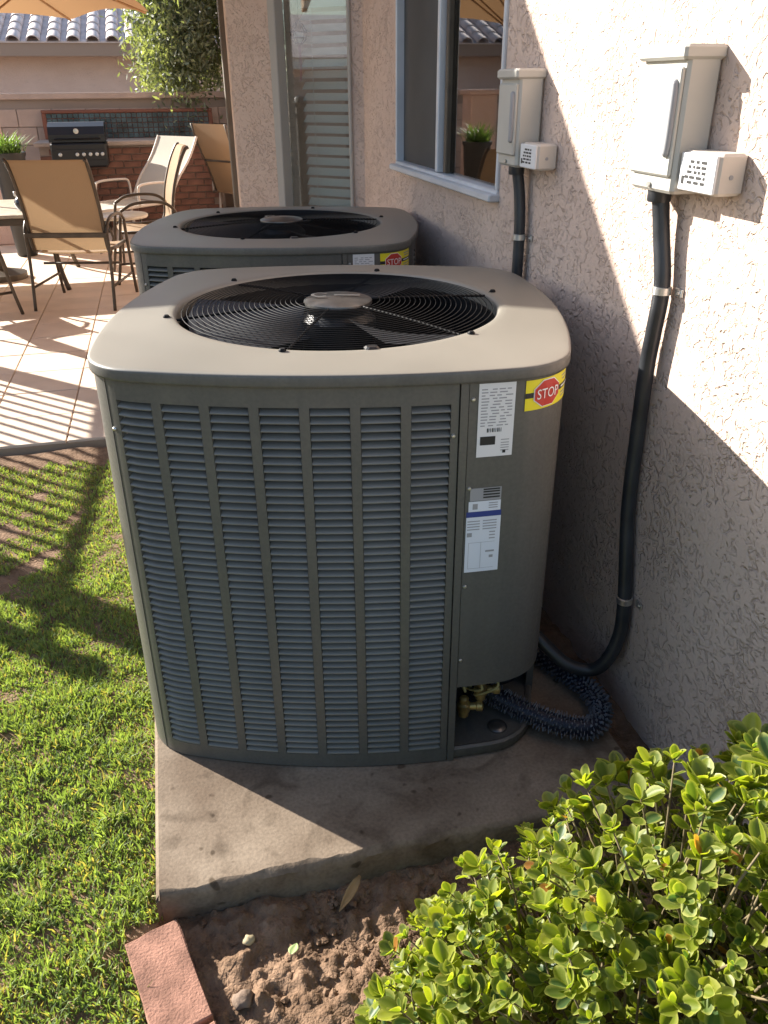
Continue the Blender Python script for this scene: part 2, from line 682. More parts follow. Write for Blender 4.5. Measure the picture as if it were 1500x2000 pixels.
def blob(r, seed, k=1, flat=.7):
    """irregular small lump"""
    q = random.Random(seed)
    import bmesh
    bm = bmesh.new()
    bmesh.ops.create_icosphere(bm, subdivisions=k, radius=1)
    for v in bm.verts:
        v.co *= q.uniform(.72, 1.22)
        v.co.z *= flat
        v.co *= r
    V = [tuple(v.co) for v in bm.verts]
    F = [tuple(v.index for v in f.verts) for f in bm.faces]
    bm.free()
    return V, F


shapes = [blob(1, k) for k in range(12)]
b = MB()
for k in range(5200):
    x = rnd.uniform(-.12, .55)
    y = rnd.uniform(.35, 1.11)
    if x < -.11 - .27 * (y - 1.05):
        continue
    r = .0016 + .010 * rnd.random() ** 5
    z = -.088 + .01 * rnd.random() + .02 * max(0, (x - .2) / .5)
    V, F = shapes[k % 12]
    h = rnd.uniform(0, 6.28)
    c_, s_ = math.cos(h), math.sin(h)
    b.add([(x + r * (c_ * p[0] - s_ * p[1]), y + r * (s_ * p[0] + c_ * p[1]), z + r * p[2]) for p in V], F)
stuff(b.build('soil_clods', 'soil', bed))

# concrete slab under the units, worn edge towards the bed
b = MB()
px0, px1, py0, py1 = -.168, .875, 1.120, 3.88
nx, ny = 90, 60
xs = np.linspace(px0, px1, nx)
rows = []
prof = [(-.30, .012), (-.085, .004), (-.03, .0), (-.010, .001), (-.003, .006), (0, .013)]
front = []
for z, i in prof:
    rw = []
    for x in xs:
        w = .010 * fbm(np.array(x), np.array(z * 3), 24, 3, 31) + .012 * max(0, float(fbm(np.array(x), np.array(1.), 11, 2, 33)))
        rw.append((x, py0 + i + w, z))
    front.append(rw)
b.grid(front)
last = front[-1]
top = [last]
for t in np.linspace(0.02, 1, 26):
    top.append([(p[0], p[1] + (py1 - p[1]) * t, .0008 * float(fbm(np.array(p[0]), np.array(t * 3), 9, 2, 4))) for p in last])
b.grid(top)
lx = [(p[-1][0], p[-1][1], p[-1][2]) for p in []]
# left and right sides
for xx, sgn in ((px0, -1), (px1, 1)):
    k = 0 if sgn < 0 else -1
    topedge = [(px0 if sgn < 0 else px1, py0 - .002, -.004)] + [r_[k] for r_ in top]
    lip = [(p[0] + sgn * .007, p[1], p[2] - .008) for p in topedge]
    low = [(p[0] + sgn * .007, p[1], -.30) for p in topedge]
    g = [topedge, lip, low]
    if sgn < 0:
        g = g[::-1]
    b.grid(g)
b.grid([[(px0 - .007, py0 - .001, z) for z, i in prof[:-1]] + [(px0 - .007, py0 + .004, -.006)], [f_[0] for f_ in front]])
slab = struct(b.build('concrete_slab', 'concrete', None, True, 50))

# shaded soil strip between slab and wall
b = MB()
xs = np.linspace(.86, W + .05, 16)
ys = np.linspace(1.0, 4.2, 160)
X, Y = np.meshgrid(xs, ys)
Z = -.045 + .02 * fbm(X, Y, 18, 4, 3) + .012 * np.abs(fbm(X, Y, 60, 2, 9))
b.grid(np.stack([X, Y, Z], -1).tolist())
struct(b.build('soil_strip', 'soil', None, True))

# patio: bedding + separate tiles
b = MB()
b.box((-1.75, 8.0, PATIO - .11), (10.5, 8.1, .2))
patio = struct(b.build('patio', 'grout'))
tm = MB()
tm.bbox((0, 0, 0), (.394, .394, .016), .003)
t0 = tm.build('tile', 'tile', patio)
first = True
for j in range(18):
    for i in range(14):
        x, y = -4.0 + .4 * i, 4.155 + .4 * j
        if x > .9 and y > 4.5:
            continue
        o = t0 if first else t0.copy()
        if not first:
            col.objects.link(o)
        first = False
        o.location = (x, y, PATIO - .008 + rnd.uniform(-.0015, .0015))
        o.rotation_euler = (rnd.uniform(-.002, .002), rnd.uniform(-.002, .002), 0)

# dirt border where lawn meets the patio slab edge is the lawn's own soil; grass blades
N = 430000
gx = npr.uniform(-2.6, -.12, N)
gy = npr.uniform(-.4, 3.88, N)
near = npr.random(N) < np.clip(1.9 - .42 * gy, .45, 1.0) * np.where(gx < -1.4, .45, 1)
m1 = fbm(gx, gy, 4.5, 4, 21)
thr = np.full(N, -.42)
thr = np.where(gy > 3.55, -.42 + (gy - 3.55) * 2.2, thr)                      # bald strip along the patio
for cx_, cy_, rx_, ry_ in ((-.72, 2.92, .16, .22), (-.80, 2.55, .2, .16), (-.60, 2.75, .10, .12), (-.19, 1.42, .05, .16), (-1.0, 2.75, .3, .2)):
    q = ((gx - cx_) / rx_) ** 2 + ((gy - cy_) / ry_) ** 2
    thr = np.maximum(thr, .32 - .5 * q)
keep = near & (m1 > thr) & (fbm(gx, gy, 30, 2, 77) > -.58 + .25 * npr.random(N))
# keep clear of slab and of the brick edge
keep &= ~((gx > -.170) & (gy > 1.11))
keep &= gx < np.where(gy < 1.12, -.225 - .27 * (gy - 1.05), 9)
gx, gy = gx[keep], gy[keep]
n = len(gx)
gz = ground_z(gx, gy) - .012
clump = fbm(gx, gy, 17, 3, 8) * 1.25
hgt = (.015 + .013 * npr.random(n)) * (1 + .75 * clump) * np.where(gy > 1.9, .55, .80)
wid = .0014 + .0013 * npr.random(n)
ang = npr.uniform(0, 2 * np.pi, n)
la = npr.uniform(0, 2 * np.pi, n)
long_ = npr.random(n) < .06
hgt = np.where(long_, hgt * 1.8, hgt)
lean = hgt * npr.uniform(.15, 1.0, n)
dx, dy = np.cos(ang) * wid, np.sin(ang) * wid
lx, ly = np.cos(la) * lean, np.sin(la) * lean
Vb = np.empty((n, 5, 3))
Vb[:, 0] = np.stack([gx - dx, gy - dy, gz], 1)
Vb[:, 1] = np.stack([gx + dx, gy + dy, gz], 1)
Vb[:, 2] = np.stack([gx + dx * .8 + lx * .4, gy + dy * .8 + ly * .4, gz + hgt * .65], 1)
Vb[:, 3] = np.stack([gx - dx * .8 + lx * .4, gy - dy * .8 + ly * .4, gz + hgt * .65], 1)
Vb[:, 4] = np.stack([gx + lx, gy + ly, gz + hgt], 1)
base = np.arange(n)[:, None] * 5
tri = np.concatenate([base + np.array([0, 1, 2]), base + np.array([0, 2, 3]), base + np.array([3, 2, 4])])
hue = npr.random((n, 1)) * .6 + .4 * np.clip(clump[:, None] + .5, 0, 1)
cg = np.array([.120, .172, .066]) * (1 - hue) + np.array([.265, .325, .140]) * hue
dead = npr.random((n, 1)) < .11
cg = np.where(dead, np.array([.34, .28, .13]), cg)
cg = np.repeat(cg, 5, 0)
stuff(fast_mesh('grass', Vb.reshape(-1, 3), tri, cg, 'grass', lawn))

# ------------------------------------------------------------------ house
house = thing('house', 'tan stucco house with an aluminium window and an angled bay', 'house', (W, 2.6, 0))


def wall_piece(name, p0, p1, z0, z1, holes, parent, m='stucco', thick=.18, side=1):
    """vertical wall from p0 to p1 (plan), holes [(t0,t1,z0,z1)] with reveals; outward normal is to the left of p0->p1 when side=1"""
    P0, P1 = Vector((*p0, 0)), Vector((*p1, 0))
    d = P1 - P0
    Ln = d.length
    d.normalize()
    nrm = Vector((-d.y, d.x, 0)) * side
    ts = sorted({0, Ln, *[h for q in holes for h in q[:2]]})
    zs = sorted({z0, z1, *[h for q in holes for h in q[2:]]})
    b = MB()
    off = Vector(parent.location) if parent else Vector((0, 0, 0))
    pt = lambda t, z, e=0.: P0 + d * t + Vector((0, 0, z)) - nrm * e - off
    for i in range(len(ts) - 1):
        for j in range(len(zs) - 1):
            tc, zc = (ts[i] + ts[i + 1]) / 2, (zs[j] + zs[j + 1]) / 2
            if any(h[0] < tc < h[1] and h[2] < zc < h[3] for h in holes):
                continue
            for e in (0, thick):
                b.add([pt(ts[i], zs[j], e), pt(ts[i + 1], zs[j], e), pt(ts[i + 1], zs[j + 1], e), pt(ts[i], zs[j + 1], e)], [(0, 1, 2, 3)])
    for h in holes:
        c = [(h[0], h[2]), (h[1], h[2]), (h[1], h[3]), (h[0], h[3])]
        for k in range(4):
            a, q = c[k], c[(k + 1) % 4]
            b.add([pt(*a), pt(*q), pt(*q, thick), pt(*a, thick)], [(0, 1, 2, 3)])
    c = [(0, z0), (Ln, z0), (Ln, z1), (0, z1)]
    for k in range(4):
        a, q = c[k], c[(k + 1) % 4]
        b.add([pt(*a), pt(*q), pt(*q, thick), pt(*a, thick)], [(0, 1, 2, 3)])
    return b.build(name, m, parent)


WIN = (2.44, 3.605, 1.075, 2.15)      # y0,y1,z0,z1 of the aluminium window
E0, E1 = (W, 4.22), (.405, 4.784)     # the 45 degree face of the bay
wall_piece('wall', (W, .90), (W, 4.22), -.32, 2.95, [(WIN[0] - .90, WIN[1] - .90, WIN[2], WIN[3])], house)
BL = math.hypot(E1[0] - E0[0], E1[1] - E0[1])
BW = (.062, .53, .10, 2.25)
wall_piece('bay_wall', E0, E1, -.32, 2.95, [BW], house)
wall_piece('bay_wall', E1, (.405, 4.90), -.32, 2.95, [], house)
wall_piece('bay_wall', (.405, 4.90), (.99, 5.5), -.32, 2.95, [], house)
wall_piece('wall', (.99, 5.5), (.99, 12.5), -.32, 2.95, [], house)
wall_piece('wall', (W + .002, .90), (7.0, .90), -.32, 2.95, [], house, side=-1)
# dark rooms behind the two windows
b = MB()
b.box((1.6, .42, 1.3), (2.4, 1.9, 2.9))
b.f = [f[::-1] for f in b.f]
room = b.build('room', 'room', house)
room.location = (.0, .0, .0)
hx, hy, hz = house.location
# window in the long wall: frame, sash bars, screen, pane, blind
win = link('window', None, house)
b = MB()
y0, y1, z0, z1 = WIN
xf = W + .012 - hx
fw = .016
for (cy, cz, sy, sz) in ((y0 + fw / 2, (z0 + z1) / 2, fw, z1 - z0 - 2 * fw), (y1 - fw / 2, (z0 + z1) / 2, fw, z1 - z0 - 2 * fw),
                         ((y0 + y1) / 2, z0 + fw / 2, y1 - y0, fw), ((y0 + y1) / 2, z1 - fw / 2, y1 - y0, fw)):
    b.bbox((xf, cy - hy, cz), (.042, sy, sz), .003)
b.build('frame', 'alu', win)
b = MB()
b.bbox((W - .012 - hx, (y0 + y1) / 2 - hy, z0 - .006), (.046, y1 - y0 + .01, .022), .004)
b.build('sill', 'alu', win)
ym = 3.035
b = MB()
b.bbox((xf - .008, ym - hy, (z0 + z1) / 2), (.03, .026, z1 - z0 - 2 * fw - .004), .003)
b.build('mullion', 'alu', win)
b = MB()
b.box((xf + .012, (ym + y1) / 2 - hy, (z0 + z1) / 2), (.002, y1 - ym - fw, z1 - z0 - 2 * fw))
b.build('insect_screen', 'screen', win)
b = MB()
b.bbox((xf + .004, ym - .045 - hy, (z0 + z1) / 2), (.02, .03, z1 - z0 - 2 * fw - .004), .003)
b.build('sash_stile', 'bronze', win)
b = MB()
b.box((xf + .014, (ym + y0) / 2 - hy, (z0 + z1) / 2), (.004, ym - y0 - fw, z1 - z0 - 2 * fw))
b.build('pane', 'glass', win)
b = MB()
b.box((0, 0, 0), (.040, ym - y0 - .07, .0026), ry=R(8))
s0 = None
for k in range(13):
    o = b.build('blind_slat', 'slat', win) if s0 is None else s0.copy()
    if s0 is None:
        s0 = o
    else:
        col.objects.link(o)
    o.location = (xf + .06, (ym + y0) / 2 - hy - .01, z0 + .07 + .078 * k)
# bay window
bay = link('bay_window', None, house)
dE = Vector((E1[0] - E0[0], E1[1] - E0[1], 0)).normalized()
nE = Vector((-dE.y, dE.x, 0))
bp = lambda t, e, z: Vector((E0[0], E0[1], 0)) + dE * t - nE * e + Vector((0, 0, z)) - house.location
rzE = math.atan2(dE.y, dE.x)
b = MB()
for t0_, t1_, za, zb in ((BW[0], BW[0] + .018, BW[2] + .03, BW[3] - .03), (BW[1] - .045, BW[1], BW[2] + .03, BW[3] - .03), (BW[0], BW[1], BW[2], BW[2] + .03), (BW[0], BW[1], BW[3] - .03, BW[3])):
    b.bbox(bp((t0_ + t1_) / 2, .02, (za + zb) / 2), (t1_ - t0_, .07, zb - za), .004, rzE)
b.build('frame', 'jamb', bay)
b = MB()
b.box(bp((BW[0] + BW[1] - .027) / 2, .05, (BW[2] + BW[3]) / 2), (BW[1] - BW[0] - .07, .004, BW[3] - BW[2] - .06), rzE)
b.build('pane', 'glass', bay)
b = MB()
b.box((0, 0, 0), (BW[1] - BW[0] - .085, .046, .003), 0, R(-45))
s0 = None
for k in range(40):
    o = b.build('blind_slat', 'slat', bay) if s0 is None else s0.copy()
    if s0 is None:
        s0 = o
    else:
        col.objects.link(o)
    o.location = bp((BW[0] + BW[1] - .027) / 2 + rnd.uniform(-.002, .002), .185, BW[2] + .06 + .0505 * k)
    o.rotation_euler = (0, 0, rzE)
b = MB()
for t in (.13, .40):
    b.tube([bp(t, .162, BW[2] + .05), bp(t, .162, BW[3] - .05)], .0016, 5)
b.build('blind_cord', 'slat', bay)
# roof over the house with an eave
b = MB()
b.add([(W - .42 - hx, .55 - hy, 2.97), (8 - hx, .55 - hy, 2.97), (8 - hx, 12.6 - hy, 2.97), (W - .42 - hx, 12.6 - hy, 2.97),
       (W - .42 - hx, .55 - hy, 3.12), (8 - hx, .55 - hy, 3.12), (8 - hx, 12.6 - hy, 3.12), (W - .42 - hx, 12.6 - hy, 3.12),
       (4 - hx, 3.6 - hy, 4.2), (4 - hx, 9.6 - hy, 4.2)],
      [(3, 2, 1, 0), (0, 1, 5, 4), (1, 2, 6, 5), (2, 3, 7, 6), (3, 0, 4, 7), (4, 5, 8), (5, 6, 9, 8), (6, 7, 9), (7, 4, 8, 9)])
b.build('roof', 'rooftile', house)

# ------------------------------------------------------------------ patio cover (its roof shades wall and rear unit)
cover = thing('patio_cover', 'wooden patio cover on square posts beside the bay', 'patio cover', (0, 5.6, PATIO))
cz = -PATIO
slope = .265
b = MB()
zr = lambda x: 2.94 - slope * (W - x) + cz
x0, x1, ya, yb = -2.42, W - .44, 3.90 - 5.6, 7.3 - 5.6
b.add([(x0, ya, zr(x0)), (x1, ya, zr(x1)), (x1, yb, zr(x1)), (x0, yb, zr(x0)), (x0, ya, zr(x0) + .07), (x1, ya, zr(x1) + .07), (x1, yb, zr(x1) + .07), (x0, yb, zr(x0) + .07)],
      [(3, 2, 1, 0), (4, 5, 6, 7), (0, 1, 5, 4), (1, 2, 6, 5), (2, 3, 7, 6), (3, 0, 4, 7)])
b.build('roof_deck', 'wood', cover)
for k in range(6):
    y = ya + .08 + k * (yb - ya - .16) / 5
    b = MB()
    b.add([(x0, y - .02, zr(x0) - .14), (x1, y - .02, zr(x1) - .14), (x1, y + .02, zr(x1) - .14), (x0, y + .02, zr(x0) - .14),
           (x0, y - .02, zr(x0) - .002), (x1, y - .02, zr(x1) - .002), (x1, y + .02, zr(x1) - .002), (x0, y + .02, zr(x0) - .002)],
          [(3, 2, 1, 0), (4, 5, 6, 7), (0, 1, 5, 4), (1, 2, 6, 5), (2, 3, 7, 6), (3, 0, 4, 7)])
    b.build('rafter', 'wood', cover)
for (x, y, w) in ((-2.35, 4.36, .13), (-2.35, 6.5, .13), (.502, 6.0, .082)):
    b = MB()
    b.bbox((x, y - 5.6, (zr(x) - .14) / 2), (w, w, zr(x) - .14), .006)
    b.build('post', 'postp', cover)

# iron rail fence between the cover posts
fence = thing('iron_fence', 'low iron picket fence between the posts of the patio cover', 'fence', (-2.35, 5.3, PATIO))
for zz in (1.30, .12):
    b = MB()
    b.bbox((0, -.05, zz), (.045, 2.42, .035), .004)
    b.build('rail', 'hose', fence)
b = MB()
b.bbox((0, 0, .72), (.022, .022, 1.16), .002)
s0 = None
for k in range(17):
    o = b.build('picket', 'hose', fence) if s0 is None else s0.copy()
    if s0 is None:
        s0 = o
    else:
        col.objects.link(o)
    o.location = (0, -.79 + .112 * k, 0)
b = MB()
b.bbox((0, -1.24, .68), (.07, .07, 1.36), .005)
b.lathe([(.0, 1.36), (.05, 1.365), (.06, 1.40), (.04, 1.44), (.0, 1.455)], (0, -1.24, 0), 12)
b.build('end_post', 'hose', fence)

# ------------------------------------------------------------------ air conditioners
def outline_pts(a=.450, b=.038, r=.100, n=40, nc=14):
    pts = []
    L = a - r
    al = math.atan(2 * b / L)
    ph = np.linspace(-math.pi / 2 + al, -al, nc)
    arc = np.stack([np.cos(ph), np.sin(ph)], 1)
    c0, c1 = np.array([L, -a]), np.array([a, -L])
    RR = np.linalg.norm(c1 - c0) / np.linalg.norm(arc[-1] - arc[0])
    cc = c0 - RR * arc[0]
    for k in range(4):
        t = np.linspace(-1, 1, n)
        q = np.concatenate([np.stack([t * L, -(a + b * (1 - t ** 2))], 1), (cc + RR * arc)[1:-1]])
        c, s = math.cos(k * math.pi / 2), math.sin(k * math.pi / 2)
        pts.append(q @ np.array([[c, -s], [s, c]]).T)
    p = np.concatenate(pts)
    p = np.roll(p, -(n // 2), 0)
    p = np.vstack([p, p[:1]])
    d = np.r_[0, np.cumsum(np.linalg.norm(np.diff(p, axis=0), axis=1))]
    return p, d


OP, OD = outline_pts()
PER = float(OD[-1])


def S(s, off=0.):
    """point on the cabinet outline at arc length s from the front centre, pushed out by off"""
    s = s % PER
    fx = lambda q: (np.interp(q % PER, OD, OP[:, 0]), np.interp(q % PER, OD, OP[:, 1]))
    x, y = fx(s)
    xa, ya_ = fx(s + .004)
    xb, yb_ = fx(s - .004)
    tx, ty = xa - xb, ya_ - yb_
    l = math.hypot(tx, ty)
    return float(x + off * ty / l), float(y - off * tx / l)


def strip(b, s0, s1, z0, z1, off, n=6, edge=0.):
    """curved sheet patch on the cabinet, with an optional turned-in edge"""
    P = []
    ss = np.linspace(s0, s1, n + 1)
    rows = [(z0, off), (z1, off)]
    if edge:
        rows = [(z0, off - edge), (z0, off), (z1, off), (z1, off - edge)]
    for z, o in rows:
        P.append([(*S(s, o), z) for s in ss])
    b.grid(P)
    if edge:
        for s in (s0, s1):
            q = [[(*S(s, off - edge), z0), (*S(s, off), z0)], [(*S(s, off - edge), z1), (*S(s, off), z1)]]
            b.grid(q if s == s1 else q[::-1])


def louver_panel(name, unit, s0, s1, z0, z1, cols, hz0, hz1):
    """sheet with column openings; cols = [(sa, sb)]"""
    b = MB()
    cuts = [s0] + [q for c in cols for q in c] + [s1]
    for i in range(len(cuts) - 1):
        a, c = cuts[i], cuts[i + 1]
        n = 3
        if i % 2 == 0:
            strip(b, a, c, z0, z1, 0, n)
        else:
            strip(b, a, c, z0, hz0, 0, n)
            strip(b, a, c, hz1, z1, 0, n)
            ss = np.linspace(a, c, n + 1)          # reveals of the opening
            for z, fl in ((hz0, 1), (hz1, -1)):
                g = [[(*S(s, 0), z) for s in ss], [(*S(s, -.012), z) for s in ss]]
                b.grid(g if fl > 0 else g[::-1])
            for s, fl in ((a, -1), (c, 1)):
                g = [[(*S(s, 0), hz0), (*S(s, 0), hz1)], [(*S(s, -.012), hz0), (*S(s, -.012), hz1)]]
                b.grid(g if fl > 0 else g[::-1])
    # turned-in outer edges so that the seams read as gaps
    for s in (s0, s1):
        b.grid([[(*S(s, 0), z0), (*S(s, 0), z1)], [(*S(s, -.016), z0), (*S(s, -.016), z1)]])
    b.grid([[(*S(s, 0), z0) for s in np.linspace(s0, s1, 10)], [(*S(s, -.03), z0) for s in np.linspace(s0, s1, 10)]])
    return b.build(name, 'cabinet', unit, True, 40)


def slat_profile(pitch):
    """(off, dz) of one louver: from the inside top edge out and down, with a rolled lip"""
    return [(-.0135, pitch * .66), (-.0070, pitch * .50), (-.0015, pitch * .30), (.0006, pitch * .14), (-.0006, pitch * .03), (-.0040, -pitch * .04)]


def louver_rows(b, a, c, z, pitch, n=3):
    ss = np.linspace(a + .0008, c - .0008, n + 1)
    b.grid([[(*S(s, o), z + dz) for s in ss] for o, dz in slat_profile(pitch)][::-1])


S_L, S_R, S_E = -.427, .232, .60          # louvre panel left seam, right seam, end of the service panel
PZ0, PZ1 = .004, .8995
HZ0, ROWS, PITCH = .040, 51, .0161
HZ1 = HZ0 + ROWS * PITCH
FCOLS = [(-.404 + .0913 * k, -.404 + .0913 * k + .0730) for k in range(7)]
TH = R(-14.2)


def letters(txt, u0, u1, v0, v1):
    """outline of text as mesh, scaled to the given box"""
    cu = bpy.data.curves.new('txt', 'FONT')
    cu.body = txt
    cu.resolution_u = 3
    o = bpy.data.objects.new('txt', cu)
    col.objects.link(o)
    bpy.context.view_layer.update()
    me = o.evaluated_get(bpy.context.evaluated_depsgraph_get()).to_mesh()
    V = np.array([v.co[:2] for v in me.vertices])
    F = [tuple(p.vertices) for p in me.polygons]
    bpy.data.objects.remove(o)
    bpy.data.curves.remove(cu)
    V = (V - V.min(0)) / (V.max(0) - V.min(0))
    return [(u0 + (u1 - u0) * p[0], v0 + (v1 - v0) * p[1]) for p in V], F


_S, _strip = S, strip


def make_labels(sp):
    DS = .0085
    S = lambda q, o=0.: _S(q + DS, o)
    strip = lambda b, s0, s1, *k: _strip(b, s0 + DS, s1 + DS, *k)

    # labels on the service panel
    def patch(name, s0, s1, z0, z1, o, m, par):
        b = MB()
        strip(b, s0, s1, z0, z1, o, max(1, int((s1 - s0) / .012)))
        return b.build(name, m, par, True)

    rl = patch('rating_label', .258, .327, .754, .897, .0020, 'paper', sp)
    b = MB()
    q = random.Random(3)
    for z in np.arange(.815, .888, .0058):
        s = .263
        while s < .316:
            w = q.uniform(.006, .016)
            strip(b, s, min(s + w, .322), z, z + .0022, .0024, 2)
            s += w + q.uniform(.003, .009)
    for z in (.786, .780, .775, .770, .765):
        strip(b, .304, .320, z, z + .0018, .0024, 2)
    g1 = stuff(b.build('fine_print', 'ink', sp))
    b = MB()
    strip(b, .264, .293, .778, .795, .0025, 3)
    for k in range(9):
        strip(b, .276 + .0033 * k, .276 + .0033 * k + (.0012 if k % 3 else .0022), .803, .811, .0025, 1)
    strip(b, .308, .314, .760, .766, .0025, 1)
    b.build('label_block', 'inkblack', sp)
    # stop sticker
    st = patch('stop_sticker', .346, .497, .838, .896, .0021, 'yellow', sp)
    b = MB()
    strip(b, .346, .364, .862, .872, .0025, 2)
    strip(b, .428, .497, .862, .872, .0025, 5)
    b.build('sticker_stripe', 'inkblack', sp)
    cs, czz, ro = .396, .8675, .0262
    for nm, rr, o, m in (('octagon_border', ro * 1.07, .0034, 'white'), ('octagon', ro, .0042, 'red')):
        b = MB()
        k_ = 1.30
        ring_ = [(cs + rr * k_ * math.cos(R(22.5 + 45 * k)), czz + rr * math.sin(R(22.5 + 45 * k))) for k in range(8)]
        V = [(*S(cs, o), czz)] + [(*S(p[0], o), p[1]) for p in ring_]
        b.add(V, [(0, 1 + k, 1 + (k + 1) % 8) for k in range(8)])
        b.build(nm, m, sp)
    V, F = letters('STOP', cs - .027, cs + .027, czz - .0095, czz + .0095)
    b = MB()
    b.add([(*S(p[0], .0052), p[1]) for p in V], F)
    b.build('stop_lettering', 'white', sp)
    b = MB()
    for z, s0_, s1_ in ((.886, .442, .488), (.879, .446, .482), (.853, .442, .486), (.846, .444, .480)):
        strip(b, s0_, s1_, z, z + .003, .0025, 3)
    b.build('sticker_print', 'ink', sp)
    b = MB()
    strip(b, .440, .486, .8655, .8688, .0030, 3)
    b.build('sticker_print', 'white', sp)
    # energy label: dark head, white middle, blue band, pale sheet
    patch('notice_label', .250, .312, .663, .690, .0020, 'ink', sp)
    b = MB()
    for z in (.668, .674, .680, .685):
        strip(b, .276, .309, z, z + .0032, .0023, 2)
    stuff(b.build('fine_print', 'inkblack', sp))
    patch('info_label', .248, .312, .640, .662, .0020, 'paperblue', sp)
    b = MB()
    strip(b, .256, .266, .645, .657, .0024, 1)
    for z in (.646, .651, .656):
        strip(b, .288, .306, z, z + .002, .0024, 2)
    stuff(b.build('fine_print', 'ink', sp))
    patch('energy_label', .2445, .314, .504, .628, .0020, 'paperblue', sp)
    patch('blue_band', .2445, .314, .628, .640, .0022, 'inkblue', sp)
    b = MB()
    for z in (.600, .606, .612, .618):
        strip(b, .247, .272, z, z + .0022, .0024, 2)
        strip(b, .278, .306, z, z + .0022, .0024, 2)
    strip(b, .247, .257, .585, .594, .0024, 1)
    for z in (.592, .585, .578):
        strip(b, .292, .304, z, z + .0025, .0024, 1)
    for s in (.276, .251):
        strip(b, s, s + .0006, .512, .571, .0024, 1)
    strip(b, .251, .304, .571, .5716, .0024, 3)
    strip(b, .251, .304, .512, .5126, .0024, 3)
    strip(b, .286, .304, .548, .552, .0024, 1)
    strip(b, .294, .302, .535, .541, .0024, 1)
    stuff(b.build('fine_print', 'ink', sp))


